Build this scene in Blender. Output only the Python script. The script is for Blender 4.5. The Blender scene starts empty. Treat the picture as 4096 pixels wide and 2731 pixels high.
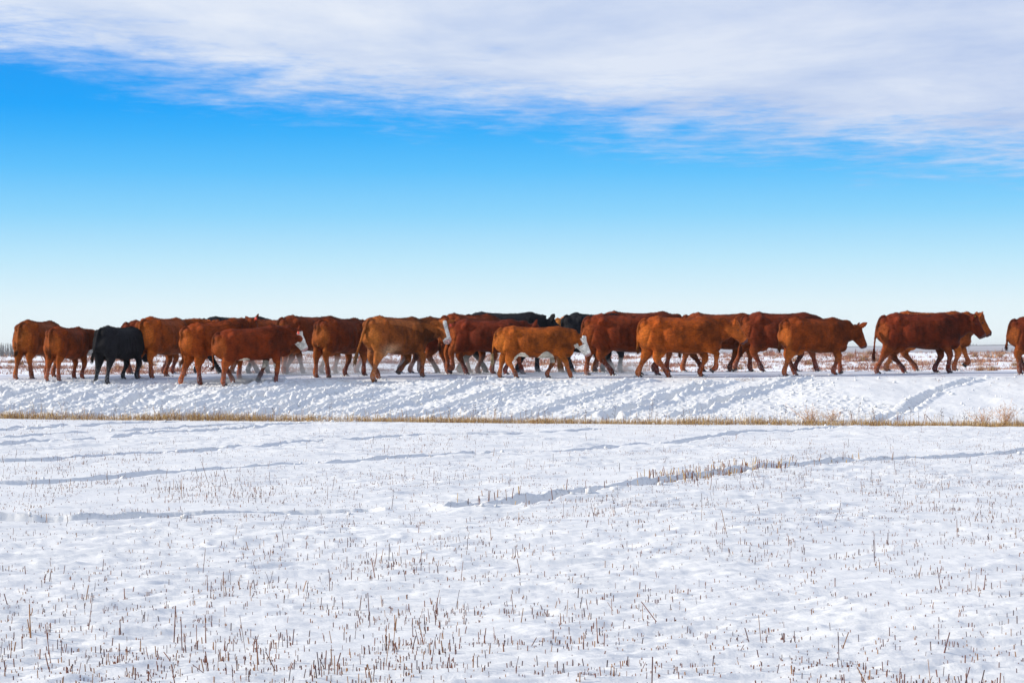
import bpy, math, random
import numpy as np
from mathutils import Vector, Matrix
random.seed(7)
rng = np.random.default_rng(7)
R = math.radians
SC = bpy.context.scene
COL = SC.collection

# ------------------------------------------------------------------ camera, sky, sun, exposure
CAM_H = 1.48
FPX = 7964.0                       # 70 mm on a 36 mm sensor, in photo pixels
cd = bpy.data.cameras.new('camera'); cam = bpy.data.objects.new('camera', cd); COL.objects.link(cam)
cd.lens = 70; cd.sensor_width = 36; cd.clip_start = 0.1; cd.clip_end = 20000
cam.location = (0, 0, CAM_H)
cam.rotation_euler = (Matrix.Rotation(R(90.235), 4, 'X') @ Matrix.Rotation(R(-0.24), 4, 'Z')).to_euler()
SC.camera = cam

SUN_EL, SUN_AZ = 25.0, 93.0        # degrees above the horizon; degrees to the left of the view direction
sd = bpy.data.lights.new('sun', 'SUN'); sun = bpy.data.objects.new('sun', sd); COL.objects.link(sun)
sd.energy = 5.0; sd.angle = R(0.53); sd.color = (1.0, 0.90, 0.76)
sdir = Vector((-math.sin(R(SUN_AZ)) * math.cos(R(SUN_EL)), math.cos(R(SUN_AZ)) * math.cos(R(SUN_EL)), math.sin(R(SUN_EL))))
sun.rotation_euler = sdir.to_track_quat('Z', 'Y').to_euler()

SC.view_settings.view_transform = 'Standard'; SC.view_settings.look = 'None'
SC.view_settings.exposure = 0.0; SC.view_settings.gamma = 1.0; SC.view_settings.use_curve_mapping = False
SC.cycles.max_bounces = 6; SC.cycles.diffuse_bounces = 3; SC.cycles.volume_bounces = 0
SC.cycles.transparent_max_bounces = 12

def s2l(c):
    return tuple((v / 255 / 12.92 if v <= 10 else ((v / 255 + .055) / 1.055) ** 2.4) for v in c)

class NT:
    """small node-tree helper"""
    def __init__(s, nt): s.nt = nt; nt.nodes.clear()
    def n(s, t, **kw):
        nd = s.nt.nodes.new(t)
        for k, v in kw.items():
            if hasattr(nd, k): setattr(nd, k, v)
        return nd
    def set(s, nd, i, v):
        if isinstance(v, bpy.types.NodeSocket): s.nt.links.new(v, nd.inputs[i])
        else: nd.inputs[i].default_value = v
    def math(s, op, a, b=0.0, c=None, clamp=False):
        nd = s.n('ShaderNodeMath', operation=op, use_clamp=clamp)
        s.set(nd, 0, a); s.set(nd, 1, b)
        if c is not None: s.set(nd, 2, c)
        return nd.outputs[0]
    def mix(s, f, a, b, mode='MIX'):
        nd = s.n('ShaderNodeMix', data_type='RGBA', blend_type=mode)
        s.set(nd, 0, f)
        for i, v in ((6, a), (7, b)):
            s.set(nd, i, v if isinstance(v, bpy.types.NodeSocket) else (tuple(v) + (1,))[:4])
        return nd.outputs[2]
    def ramp(s, f, stops, interp='LINEAR'):
        nd = s.n('ShaderNodeValToRGB'); cr = nd.color_ramp; cr.interpolation = interp
        while len(cr.elements) < len(stops): cr.elements.new(0.5)
        for e, (p, c) in zip(cr.elements, stops):
            e.position = p; e.color = (tuple(c) + (1,))[:4] if not isinstance(c, (int, float)) else (c, c, c, 1)
        s.set(nd, 0, f)
        return nd.outputs[0]
    def noise(s, vec, scale, detail=3, rough=.55, dist=0.0, out=0):
        nd = s.n('ShaderNodeTexNoise'); s.set(nd, 'Vector', vec)
        nd.inputs['Scale'].default_value = scale; nd.inputs['Detail'].default_value = detail
        nd.inputs['Roughness'].default_value = rough; nd.inputs['Distortion'].default_value = dist
        return nd.outputs[out]
    def mapv(s, vec, scale=(1, 1, 1), rot=(0, 0, 0), loc=(0, 0, 0)):
        nd = s.n('ShaderNodeMapping'); s.set(nd, 0, vec)
        nd.inputs['Scale'].default_value = scale; nd.inputs['Rotation'].default_value = rot; nd.inputs['Location'].default_value = loc
        return nd.outputs[0]

world = bpy.data.worlds.new('World'); SC.world = world; world.use_nodes = True
w = NT(world.node_tree)
tc = w.n('ShaderNodeTexCoord'); sep = w.n('ShaderNodeSeparateXYZ'); w.set(sep, 0, tc.outputs['Generated'])
dx, dy, dz = sep.outputs
# clear sky: pale at the horizon, deep azure from about eight degrees up
el = w.math('MULTIPLY', dz, 2.5, clamp=True)
def sky(e): return e * 2.5
G = [(0.0, (244, 253, 255)), (0.022, (228, 247, 255)), (0.045, (190, 234, 255)), (0.068, (140, 214, 255)), (0.09, (92, 194, 255)),
     (0.107, (56, 178, 253)), (0.120, (20, 166, 252)), (0.17, (0, 140, 240)), (0.4, (18, 96, 205))]
blue = w.ramp(el, [(sky(p), s2l(c)) for p, c in G])
nish = w.n('ShaderNodeTexSky', sky_type='NISHITA'); nish.sun_disc = False
nish.sun_elevation = R(SUN_EL); nish.sun_rotation = R(-SUN_AZ); nish.altitude = 600
nsky = w.mix(1.0, nish.outputs[0], (0.1, 0.1, 0.1), 'MULTIPLY')
blue = w.mix(0.03, blue, nsky)
# the cloud sheet: lies on a plane high above, its edge runs lower to the right
zc = w.math('MAXIMUM', dz, 0.03)
comb = w.n('ShaderNodeCombineXYZ')
w.set(comb, 0, w.math('DIVIDE', dx, zc)); w.set(comb, 1, w.math('DIVIDE', dy, zc))
pl = comb.outputs[0]
big = w.noise(w.mapv(pl, (0.7, 0.35, 1), (0, 0, R(12))), 1.0, 3, .5)
mid = w.noise(w.mapv(pl, (1.5, 1.0, 1), (0, 0, R(-14)), (3, 1, 0)), 1.6, 5, .62, .25)
fine = w.noise(w.mapv(pl, (2.2, 1.9, 1), (0, 0, R(-8)), (9, 4, 0)), 2.4, 6, .66, .3)
edge = w.math('MULTIPLY_ADD', dx, -0.116, 0.110)
over = w.math('SUBTRACT', dz, edge)
over = w.math('ADD', over, w.math('MULTIPLY', w.math('SUBTRACT', mid, .5), 0.046))
over = w.math('ADD', over, w.math('MULTIPLY', w.math('SUBTRACT', fine, .5), 0.034))
over = w.math('ADD', over, w.math('MULTIPLY', w.math('SUBTRACT', big, .5), 0.030))
dens = w.n('ShaderNodeMapRange', interpolation_type='SMOOTHSTEP')
w.set(dens, 0, over); dens.inputs[1].default_value = -0.010; dens.inputs[2].default_value = 0.030
dens.inputs[3].default_value = 0.0; dens.inputs[4].default_value = 0.95
# openings in the sheet higher up, all round
hole = w.ramp(w.noise(w.mapv(pl, (0.9, 0.9, 1), loc=(5, 2, 0)), 0.6, 4, .6), [(0.52, 1.0), (0.72, 0.25)])
holemix = w.math('MULTIPLY', w.math('SUBTRACT', dz, 0.2), 4.0, clamp=True)
holef = w.mix(holemix, (1, 1, 1), hole)
cd_ = w.math('MULTIPLY', dens.outputs[0], holef)
rightness = w.math('MULTIPLY_ADD', dx, 1.6, 0.38, clamp=True)
ccol = w.mix(rightness, s2l((240, 245, 252)), s2l((212, 222, 243)))
shade = w.ramp(w.noise(w.mapv(pl, (0.8, 0.5, 1), (0, 0, R(10)), (1, 7, 0)), 1.1, 6, .62, .2), [(0.34, s2l((200, 216, 242))), (0.62, (1, 1, 1))])
ccol = w.mix(0.8, ccol, shade, 'MULTIPLY')
thin = w.math('MULTIPLY', w.math('SUBTRACT', 0.93, dens.outputs[0]), 0.75, clamp=True)
ccol = w.mix(thin, ccol, s2l((150, 190, 246)))
skycol = w.mix(cd_, blue, ccol)
skycol10 = w.mix(1.0, skycol, (10, 10, 10), 'MULTIPLY')
bg = w.n('ShaderNodeBackground'); w.set(bg, 0, skycol10); bg.inputs[1].default_value = 0.1
wo = w.n('ShaderNodeOutputWorld'); w.nt.links.new(bg.outputs[0], wo.inputs[0])

# ------------------------------------------------------------------ helpers
def material(name):
    m = bpy.data.materials.new(name); m.use_nodes = True
    t = NT(m.node_tree)
    t.p = t.n('ShaderNodeBsdfPrincipled'); o = t.n('ShaderNodeOutputMaterial')
    t.nt.links.new(t.p.outputs[0], o.inputs[0]); t.o = o
    return m, t

def mesh_np(name, V, F, mats=None, smooth=False, colors=None):
    """V (n,3); F is a list of (m,k) arrays"""
    me = bpy.data.meshes.new(name)
    V = np.asarray(V, np.float32)
    if not isinstance(F, (list, tuple)): F = [F]
    F = [np.asarray(f, np.int32) for f in F if len(f)]
    me.vertices.add(len(V)); me.vertices.foreach_set('co', V.ravel())
    tot = sum(f.size for f in F); npoly = sum(len(f) for f in F)
    me.loops.add(tot); me.loops.foreach_set('vertex_index', np.concatenate([f.ravel() for f in F]))
    me.polygons.add(npoly)
    starts = []; s = 0
    for f in F:
        starts.append(s + np.arange(len(f)) * f.shape[1]); s += f.size
    me.polygons.foreach_set('loop_start', np.concatenate(starts).astype(np.int32))
    if smooth: me.polygons.foreach_set('use_smooth', np.ones(npoly, bool))
    me.update(calc_edges=True)
    if colors is not None: set_col(me, colors)
    for m in (mats if isinstance(mats, (list, tuple)) else [mats]):
        if m: me.materials.append(m)
    return me

def set_col(me, colors, name='tint'):
    a = me.color_attributes.new(name, 'FLOAT_COLOR', 'POINT')
    c = np.ones((len(me.vertices), 4), np.float32); c[:, :colors.shape[1]] = colors
    a.data.foreach_set('color', c.ravel())

def link(name, me, parent=None, **props):
    o = bpy.data.objects.new(name, me); COL.objects.link(o)
    if parent is not None: o.parent = parent
    for k, v in props.items():
        if v is not None: o[k] = v
    return o

def grid_faces(nr, nc, base=0, wrap=False):
    r, c = np.meshgrid(np.arange(nr - 1), np.arange(nc if wrap else nc - 1), indexing='ij')
    a = r * nc + c; b = r * nc + (c + 1) % nc
    return np.stack([a, b, b + nc, a + nc], -1).reshape(-1, 4) + base

_perm = np.random.default_rng(3).random(65536).astype(np.float32)
def _h(i, j, k=0):
    return _perm[((i * 374761393 + j * 668265263 + k * 2147483647 + (i * j) * 1274126177) & 0x7fffffff) % 65521]
def vnoise(x, y, seed=0):
    x = np.asarray(x, np.float64) + seed * 17.31; y = np.asarray(y, np.float64) + seed * 9.77
    i = np.floor(x).astype(np.int64); j = np.floor(y).astype(np.int64)
    u = x - i; v = y - j
    u = u * u * (3 - 2 * u); v = v * v * (3 - 2 * v)
    return (_h(i, j, seed) * (1 - u) + _h(i + 1, j, seed) * u) * (1 - v) + (_h(i, j + 1, seed) * (1 - u) + _h(i + 1, j + 1, seed) * u) * v
def fbm(x, y, o=4, seed=0, g=.5):
    t = 0.0; a = 1.0; n = 0.0; c, s = math.cos(.6), math.sin(.6)
    for k in range(o):
        t = t + a * vnoise(x, y, seed + k); n += a; a *= g
        x, y = (x * c - y * s) * 2.03, (x * s + y * c) * 2.03
    return t / n
def noise3(P, sc, seed=0):
    x, y, z = P[:, 0] * sc, P[:, 1] * sc, P[:, 2] * sc
    return (fbm(x, y + 3.3, 3, seed) + fbm(y, z + 7.1, 3, seed + 5) + fbm(z, x + 1.7, 3, seed + 9)) / 3

def sstep(a, b, x):
    t = np.clip((x - a) / (b - a), 0, 1); return t * t * (3 - 2 * t)

def gpoint(px, py):
    """photo pixel -> point on the stubble field (levelled for the camera's small roll)"""
    yc = py + (px - 2048) * 0.00366
    D = 40.0
    for _ in range(6):
        x = (px - 2048) / FPX * D
        D = (CAM_H - float(field_z(x))) * FPX / (yc - 1395)
    return (px - 2048) / FPX * D, D

# ------------------------------------------------------------------ the lie of the land
CREST, CROWN, FAR_SHOULDER = 45.5, 49.5, 53.5
def field_z(x): return -0.0102 * np.clip(x, -25, 25)
def grass_y(x): return 40.3 - 0.045 * np.clip(x, -25, 25)
def base_z(x, y):
    fz = field_z(x); dg = grass_y(x)
    t = np.clip((y - dg) / (CREST - dg), 0, 1)
    s = 0.55 * t + 0.45 * (t * t * (3 - 2 * t))
    z = fz + (0.816 - fz) * s
    cr = 0.816 + 0.084 * (1 - ((np.clip(y, CREST, FAR_SHOULDER) - CROWN) / 4.0) ** 2)
    z = np.where(y > CREST, cr, z)
    d = sstep(FAR_SHOULDER, 59, y)
    z = np.where(y > FAR_SHOULDER, 0.816 * (1 - d) + 0.30 * d, z)
    z = z - 2.2 * np.clip((y - 485) / 715, 0, 1)
    return z

TRACKS = [  # furrows trodden across the stubble field: photo polyline, half width (m), depth (m)
    ([(-500, 2060), (0, 2068), (300, 2068), (700, 2052), (1100, 2042), (1480, 2032)], .12, .10),
    ([(1850, 2022), (2050, 2008), (2300, 1982), (2600, 1950), (2800, 1915), (3100, 1878), (3450, 1846), (3800, 1822), (4200, 1795)], .14, .12),
    ([(-400, 1945), (0, 1928), (350, 1918), (760, 1888), (1100, 1868), (1500, 1840), (1950, 1812), (2300, 1795), (2700, 1762), (3000, 1728), (3350, 1708), (3800, 1700)], .11, .07),
    ([(-300, 1860), (200, 1850), (450, 1824), (700, 1802), (900, 1792), (1250, 1768), (1700, 1743), (2050, 1738), (2450, 1716)], .11, .065),
    ([(-300, 1785), (0, 1782), (160, 1768), (400, 1752), (650, 1728), (900, 1712), (1150, 1690), (1400, 1676)], .12, .07),
    ([(-300, 1756), (0, 1752), (300, 1733), (600, 1714), (800, 1700), (1080, 1688)], .12, .07),
    ([(-300, 1728), (0, 1724), (250, 1708), (500, 1690), (800, 1676)], .11, .06),
    ([(0, 1716), (300, 1697), (620, 1680)], .10, .05),
]
TR = [(np.array([gpoint(*p) for p in pts]), hw, dp) for pts, hw, dp in TRACKS]
_r = np.random.default_rng(11)
BT = []   # furrows down the bank: foot x at the grass line, slope dx/dy, half width, depth, start t, end t
xx = -15.5
while xx < 3.4:
    f = (xx + 15.5) / 22
    deep = _r.random() < .45
    BT.append((xx, .36 + .55 * f + _r.uniform(-.14, .14), _r.uniform(.09, .14) if deep else _r.uniform(.05, .09), _r.uniform(.13, .19) if deep else _r.uniform(.05, .09), _r.uniform(-.05, .25), _r.uniform(.7, 1.05)))
    xx += _r.uniform(.28, .80) * (1 + .6 * f)
BT.append((7.05, .62, .13, .10, .12, 1.0))
RUBBLE_SPOTS = None
def detail_z(x, y):
    """drifts, hoof furrows and churned snow; returns (height, churn mask)"""
    dg = grass_y(x)
    field = 1 - sstep(-.9, -.1, y - dg)
    bank = sstep(-.5, .3, y - dg) * (1 - sstep(45.2, 45.7, y))
    road = sstep(45.4, 45.8, y) * (1 - sstep(53.2, 53.6, y))
    near = 1 - sstep(60, 90, y)
    # drifts lie along the wind
    a = R(20); u = x * math.cos(a) + y * math.sin(a); v = -x * math.sin(a) + y * math.cos(a)
    wv = v + .35 * (fbm(u * .5, v * .5, 3, 21) - .5) * 2
    d1 = 1 - np.abs(2 * fbm(u * .55, wv * 1.5, 3, 1) - 1)
    d2 = 1 - np.abs(2 * fbm(u * 1.4, wv * 4.6, 3, 4) - 1)
    soft = fbm(u * .18, v * .35, 3, 8)
    rough = .35 + .9 * sstep(.4, .62, fbm(x * .35, y * .2, 3, 30))
    z = field * ((d1 ** 2 - .5) * .046 + (d2 ** 2 - .5) * .028 * rough + (soft - .5) * .15)
    z = z + field * .009 * rough * (fbm(u * 5, v * 16, 2, 14) - .5) * 2
    z = z + field * .006 * (fbm(x * 11, y * 9, 3, 16) - .5) * 2 * (.4 + rough)
    churn = np.zeros_like(z)
    wob = (fbm(x * 1.1, y * 1.1, 3, 40) - .5) * .55
    lump = fbm(x * 7, y * 7, 3, 50); lumpb = np.abs(2 * fbm(x * 11, y * 9, 3, 55) - 1)
    for P, hw, dp in TR:
        m = (y > P[:, 1].min() - 1.2) & (y < P[:, 1].max() + 1.2)
        if not m.any(): continue
        X = x[m]; Y = y[m] + wob[m] * .35
        best = np.full(X.shape, 9.0); far = np.zeros(X.shape)
        for (ax, ay), (bx, by) in zip(P[:-1], P[1:]):
            ex, ey = bx - ax, by - ay; L = ex * ex + ey * ey
            t = np.clip(((X - ax) * ex + (Y - ay) * ey) / L, 0, 1)
            ds = np.hypot(X - ax - t * ex, Y - ay - t * ey); cl_ = ds < best
            best = np.where(cl_, ds, best); far = np.where(cl_, np.sign(Y - ay - t * ey), far)
        q = best / (hw * 1.1)
        mod = np.clip(.45 + .9 * fbm(x[m] * 1.6, y[m] * 1.6, 2, 60), .5, 1.25)
        qq = q + (lump[m] - .5) * .35
        zz = -1.0 * dp * mod * (1 - sstep(.75, 1.05, qq))
        lip = sstep(.80, 1.02, qq) * np.exp(-np.maximum(q - 1.05, 0) / .42)
        zz = zz + dp * (.4 + .6 * mod) * lip * np.where(far > 0, .32, .10) * (.75 + .5 * lump[m])
        z[m] = z[m] + zz * field[m]
        churn[m] = np.maximum(churn[m], field[m] * (1 - sstep(1.2, 2.6, q)) * .8)
    # the bank
    mb = bank > .001
    if mb.any():
        X, Y = x[mb], y[mb]; g = dg[mb]; T = (Y - g) / (CREST - g)
        z2 = (fbm(X * .6, Y * .6, 3, 70) - .5) * .16 + (fbm(X * 2.2, Y * 2.2, 3, 73) - .5) * .05
        ch = sstep(.25, .6, .62 - .06 * (X - 3) + (fbm(X * .5, Y * .7, 3, 80) - .5) * 1.3)
        ch = np.where(X < 5, np.maximum(ch, .35 + .5 * sstep(.4, .6, fbm(X * .8, Y * 1.3, 3, 81))), ch)
        tot = np.zeros_like(X)
        for x0, sl, hw, dp, t0, t1 in BT:
            xc = x0 + sl * (Y - g) + (fbm(Y * .8 + x0 * 7, x0 + 0 * Y, 3, 41) - .5) * .7
            q = np.abs(X - xc) / math.hypot(1, sl) / hw
            q = q + (lump[mb] - .5) * .8
            al = sstep(t0 - .06, t0 + .06, T) * (1 - sstep(t1 - .08, t1 + .03, T))
            mod = np.clip(-.55 + 3.0 * fbm(X * 1.1 + x0 * 3, Y * 1.3, 3, 90), .05, 1.5)
            tot = tot - al * dp * mod * (1 - sstep(.5, 1.1, q)) + al * dp * .6 * np.exp(-((q - 1.5) / .45) ** 2) * (.4 + lump[mb])
            ch = np.maximum(ch, al * (1 - sstep(1.3, 2.4, q)) * .9)
        z2 = z2 + np.maximum(tot, -.17) * .85
        fl_ = fbm(X * 19, Y * 15, 3, 57)
        z2 = z2 + ch * ((lumpb[mb] - .35) * .05 + (lump[mb] - .5) * .05 + (np.abs(2 * fl_ - 1) - .3) * .07)
        z2 = z2 + (1 - ch) * (fbm(X * 14, Y * 14, 2, 95) - .5) * .012
        z[mb] = z[mb] + z2 * bank[mb] * sstep(-.3, .5, Y - g)
        churn[mb] = np.maximum(churn[mb], ch * bank[mb])
    z = z + road * ((fbm(x * .5, y * 3, 3, 33) - .5) * .018 + (lump - .5) * .008)
    z = z + near * (y > 53) * (fbm(x * .4, y * .4, 3, 34) - .5) * .12
    z = z + (y > 90) * (fbm(x * .05, y * .05, 3, 35) - .5) * .25
    return z * 1.0, churn
def ground(x, y):
    x = np.atleast_1d(np.asarray(x, float)); y = np.atleast_1d(np.asarray(y, float))
    return base_z(x, y) + detail_z(x, y)[0]
# ------------------------------------------------------------------ materials of the land
def snow_material(name, road=False):
    m, t = material(name)
    co = t.n('ShaderNodeTexCoord').outputs['Object']
    b1 = t.noise(t.mapv(co, (1, 2.2, 1), (0, 0, R(-20))), 9, 4, .6)
    b2 = t.noise(co, 70, 5, .75)
    c = t.mix(t.ramp(t.noise(co, .9, 3), [(.35, 0.0), (.7, 1.0)]), (.725, .735, .735), (.68, .695, .71))
    if road:
        patt = t.ramp(t.noise(t.mapv(co, (.35, 2.4, 1)), 1.3, 5, .65), [(.42, 0.0), (.62, 1.0)])
        c = t.mix(patt, (.60, .62, .68), (.43, .45, .52))
        gr = t.ramp(t.noise(co, 22, 3, .7), [(.62, 0.0), (.72, 1.0)])
        c = t.mix(t.math('MULTIPLY', gr, .6), c, (.16, .13, .12))
    t.set(t.p, 'Base Color', c); t.p.inputs['Roughness'].default_value = .62
    t.p.inputs['Specular IOR Level'].default_value = .25
    h = t.math('ADD', t.math('MULTIPLY', b1, .6), t.math('MULTIPLY', b2, .34))
    bp = t.n('ShaderNodeBump'); bp.inputs['Strength'].default_value = .8; bp.inputs['Distance'].default_value = .02
    t.set(bp, 'Height', h); t.set(t.p, 'Normal', bp.outputs[0])
    return m
M_SNOW = snow_material('snow'); M_ROAD = snow_material('packed_snow', True)

m, t = material('far_field'); M_FAR = m
co = t.n('ShaderNodeTexCoord').outputs['Object']
sepf = t.n('ShaderNodeSeparateXYZ'); t.set(sepf, 0, co)
scrub = t.ramp(t.noise(t.mapv(co, (1, .35, 1)), .5, 5, .7), [(.50, 0.0), (.60, 1.0)])
scrub2 = t.ramp(t.noise(t.mapv(co, (.5, .08, 1)), .12, 5, .65), [(.42, 0.0), (.58, 1.0)])
s_ = t.math('MULTIPLY', scrub, .30)
farf = t.n('ShaderNodeMapRange'); t.set(farf, 0, sepf.outputs[1])
farf.inputs[1].default_value = 470; farf.inputs[2].default_value = 640
c = t.mix(s_, (.80, .82, .86), (.22, .12, .09))
c2 = t.mix(scrub2, (.34, .30, .29), (.24, .21, .21))
c = t.mix(farf.outputs[0], c, c2)
t.set(t.p, 'Base Color', c); t.p.inputs['Roughness'].default_value = .9

def tint_material(name, rough=.8, var=.25, spec=.15, transl=False):
    m, t = material(name)
    at = t.n('ShaderNodeAttribute', attribute_name='tint')
    co = t.n('ShaderNodeTexCoord').outputs['Object']
    nz = t.ramp(t.noise(co, 30, 3), [(.3, 1 - var), (.7, 1 + var * .6)])
    t.set(t.p, 'Base Color', t.mix(1.0, at.outputs['Color'], nz, 'MULTIPLY'))
    t.p.inputs['Roughness'].default_value = rough; t.p.inputs['Specular IOR Level'].default_value = spec
    return m
M_STRAW = tint_material('dry_straw'); M_TWIG = tint_material('dead_twigs', .9)

# ------------------------------------------------------------------ snow field, bank, road: one fine sheet each
def sheet(name, ys, ncol, W, mat, zoff=0.0):
    U = np.linspace(-1, 1, ncol)
    Y = np.repeat(ys, ncol).reshape(len(ys), ncol)
    X = U[None, :] * W(Y)
    x, y = X.ravel(), Y.ravel()
    z = base_z(x, y) + detail_z(x, y)[0] + zoff
    return link(name, mesh_np(name, np.stack([x, y, z], 1), grid_faces(len(ys), ncol), mat, True), kind='structure')
ys = [6.6]
while ys[-1] < 39.3: ys.append(ys[-1] + .011 + .0011 * (ys[-1] - 6.6))
while ys[-1] < 45.62: ys.append(ys[-1] + .022)
sheet('snow_field', np.array(ys), 720, lambda y: 1.6 + .29 * y, M_SNOW)
ys2 = [ys[-1]]
while ys2[-1] < 53.6: ys2.append(ys2[-1] + .06)
sheet('road', np.array(ys2), 420, lambda y: 1.6 + .29 * y, M_ROAD)
ys3 = [ys2[-1]]
while ys3[-1] < 1250: ys3.append(ys3[-1] * 1.004 + .12)
sheet('far_snow_plain', np.array(ys3), 300, lambda y: 6 + .42 * y, M_FAR)
# the land all round, a little lower, out to the horizon
V = []; rad = [0, 60, 300, 1200, 6000]; 
xs = np.array([-6000, -2500, -900, -300, -100, -40, -20, 0, 20, 40, 100, 300, 900, 2500, 6000.])
yy = np.array([-6000, -1500, -300, -60, 0, 20, 38, 45.4, 49.5, 53.6, 60, 110, 300, 650, 1200, 1600, 2600, 6000.])
XX, YY = np.meshgrid(xs, yy)
zz = base_z(XX.ravel(), YY.ravel()) - .32 - (YY.ravel() > 60) * .35 - (YY.ravel() > 1100) * 1.5
link('ground', mesh_np('ground', np.stack([XX.ravel(), YY.ravel(), zz], 1), grid_faces(len(yy), len(xs)), M_SNOW), kind='structure')

# low wooded hills along the horizon
def hill(name, D0, D1, tops, colr, rough=0.0, wood=0.0, x0=-2600, x1=2600, n=900):
    m, t = material(name + '_land')
    co = t.n('ShaderNodeTexCoord').outputs['Object']
    f = t.ramp(t.noise(t.mapv(co, (.012, .003, .3)), 1, 4, .6), [(.4, 0.0), (.6, 1.0)])
    t.set(t.p, 'Base Color', t.mix(f, colr[0], colr[1])); t.p.inputs['Roughness'].default_value = 1  # cool land tones put some of the distance haze into the colour
    xs = np.linspace(x0, x1, n)
    pxs = np.array([p for p, _ in tops]); hs = np.array([h for _, h in tops])
    top = np.interp(xs / D1 * FPX + 2048, pxs, hs)          # height in metres above the camera
    top = CAM_H + top + rough * (fbm(xs * .02, xs * 0, 4, 3) - .5) * 2 + wood * (fbm(xs * .11, xs * 0, 3, 13) - .3)
    rows = [(D0, np.full(n, -6.0)), (D0, np.full(n, -3.2)), (D0 * .35 + D1 * .65, -3.2 * .35 + top * .55), (D1, top), (D1 + 250, np.full(n, -6.0))]
    V = np.concatenate([np.stack([xs, np.full(n, d), z], 1) for d, z in rows])
    return link(name, mesh_np(name, V, grid_faces(len(rows), n), m, False), kind='structure')
hill('hills', 1500, 3300, [(-2000, -2.2), (300, -1.9), (1200, -.8), (2000, -.6), (3000, .6), (3500, 2.0), (3700, 2.6), (4096, 3.8), (6000, 5)],
     ((.40, .38, .41), (.25, .25, .28)), .5, 0)
hill('distant_woodland_ridge', 3350, 3450, [(-2000, -2.0), (400, -1.5), (1500, -.2), (2500, .7), (3000, 1.6), (3500, 3.4), (3700, 4.0), (3950, 4.6), (4096, 5.6), (6000, 7)],
     ((.06, .07, .08), (.10, .10, .11)), .6, 1.3)

# ------------------------------------------------------------------ generators for stalks, blades, twigs
def prisms(P, top, r, k=4, taper=1.0, cols=None, rr=rng):
    """upright thin stalks: P base (n,3), top (n,3), r (n,)"""
    n = len(P); a = rr.random(n)[:, None] * 6.28 + np.arange(k)[None] * 2 * math.pi / k
    ring = np.stack([np.cos(a), np.sin(a), np.zeros_like(a)], -1) * r[:, None, None]
    B = P[:, None] + ring; T = top[:, None] + ring * taper
    V = np.concatenate([B, T], 1).reshape(-1, 3)
    i = np.arange(n)[:, None] * 2 * k; j = np.arange(k)[None]
    q = np.stack([i + j, i + (j + 1) % k, i + k + (j + 1) % k, i + k + j], -1).reshape(-1, 4)
    cap = (i + k + j)
    C = None if cols is None else np.repeat(cols, 2 * k, 0)
    return V, [q, cap], C
def blades(P, top, wd, cols=None, rr=rng):
    n = len(P); a = rr.random(n) * 3.14
    off = np.stack([np.cos(a), np.sin(a), a * 0], 1) * wd[:, None]
    V = np.stack([P - off, P + off, top], 1).reshape(-1, 3)
    F = np.arange(n * 3).reshape(-1, 3)
    return V, [F], None if cols is None else np.repeat(cols, 3, 0)
def pick(cols, n, rr=rng, var=.25):
    cols = np.array(cols); c = cols[rr.integers(0, len(cols), n)]
    return c * (1 + (rr.random((n, 1)) - .5) * 2 * var)
STUB = [(.17, .065, .042), (.11, .045, .038), (.20, .085, .05), (.28, .14, .06), (.085, .045, .045)]
GOLD = [(.50, .33, .13), (.46, .28, .10), (.60, .43, .20), (.30, .16, .07), (.18, .09, .05)]
REDW = [(.20, .075, .05), (.28, .12, .07), (.34, .19, .11), (.14, .05, .04)]

# ------------------------------------------------------------------ stubble
def stubble_points(n, y0, y1, seed):
    rr = np.random.default_rng(seed)
    N = n * 9
    y = y0 * (y1 / y0) ** rr.random(N)
    x = rr.uniform(-1, 1, N) * (1.2 + .27 * y)
    # drilled rows run away to the right
    a = R(62); u = x * math.cos(a) + y * math.sin(a); v = -x * math.sin(a) + y * math.cos(a)
    row = np.abs(((v / .26) % 1) - .5) * 2
    cl = fbm(x * .8, y * .42, 3, 101); cl2 = fbm(x * 2.2, y * 2.2, 2, 103)
    den = (.6 + .4 * np.clip((cl - .42) * 4, 0, 1)) * np.clip((cl2 - .26) * 2.4, .08, 1) * (.45 + .55 * (row < .4))
    den = den * (y < grass_y(x) - .25)
    keep = rr.random(N) < den
    x, y = x[keep][:n], y[keep][:n]
    return x, y, rr, cl[keep][:n]
def stubble(n, y0, y1, seed, rad=1.0):
    x, y, rr, cl = stubble_points(n, y0, y1, seed)
    n = len(x)
    z = ground(x, y) - .03
    h = (.004 + rr.gamma(1.4, .0086, n) * (.75 + .85 * np.clip((cl - .42) * 4, 0, 1)) + (rr.random(n) < .010) * rr.uniform(.03, .15, n))
    h = h * np.where(y > 14, np.clip(1.1 - (y - 14) * .03, .75, 1), 1)
    P = np.stack([x, y, z], 1)
    lean = rr.normal(0, .16, (n, 2)) + (rr.random((n, 1)) < .08) * rr.normal(0, .5, (n, 2))
    T = P + np.stack([lean[:, 0] * h, lean[:, 1] * h, h + .03], 1)
    r = rr.uniform(.0012, .0030, n) * rad
    return P, T, r, pick(STUB, n, rr), rr
P, T, r, C, rr = stubble(9500, 7.2, 16.5, 201)
size = (T[:, 2] - P[:, 2]) / P[:, 1]
inview = np.abs(P[:, 0]) < .255 * P[:, 1]
order = np.argsort(-(size * (P[:, 1] > 9.0) * inview))
big = order[:280]; rest = order[280:]
V, F, CC = prisms(P[rest], T[rest], r[rest], 5, .95, C[rest])
link('stubble', mesh_np('stubble', V, F, M_STRAW, colors=CC), kind='stuff', category='stubble', label='short brown crop stubble poking thinly through the nearest snow')
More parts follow.
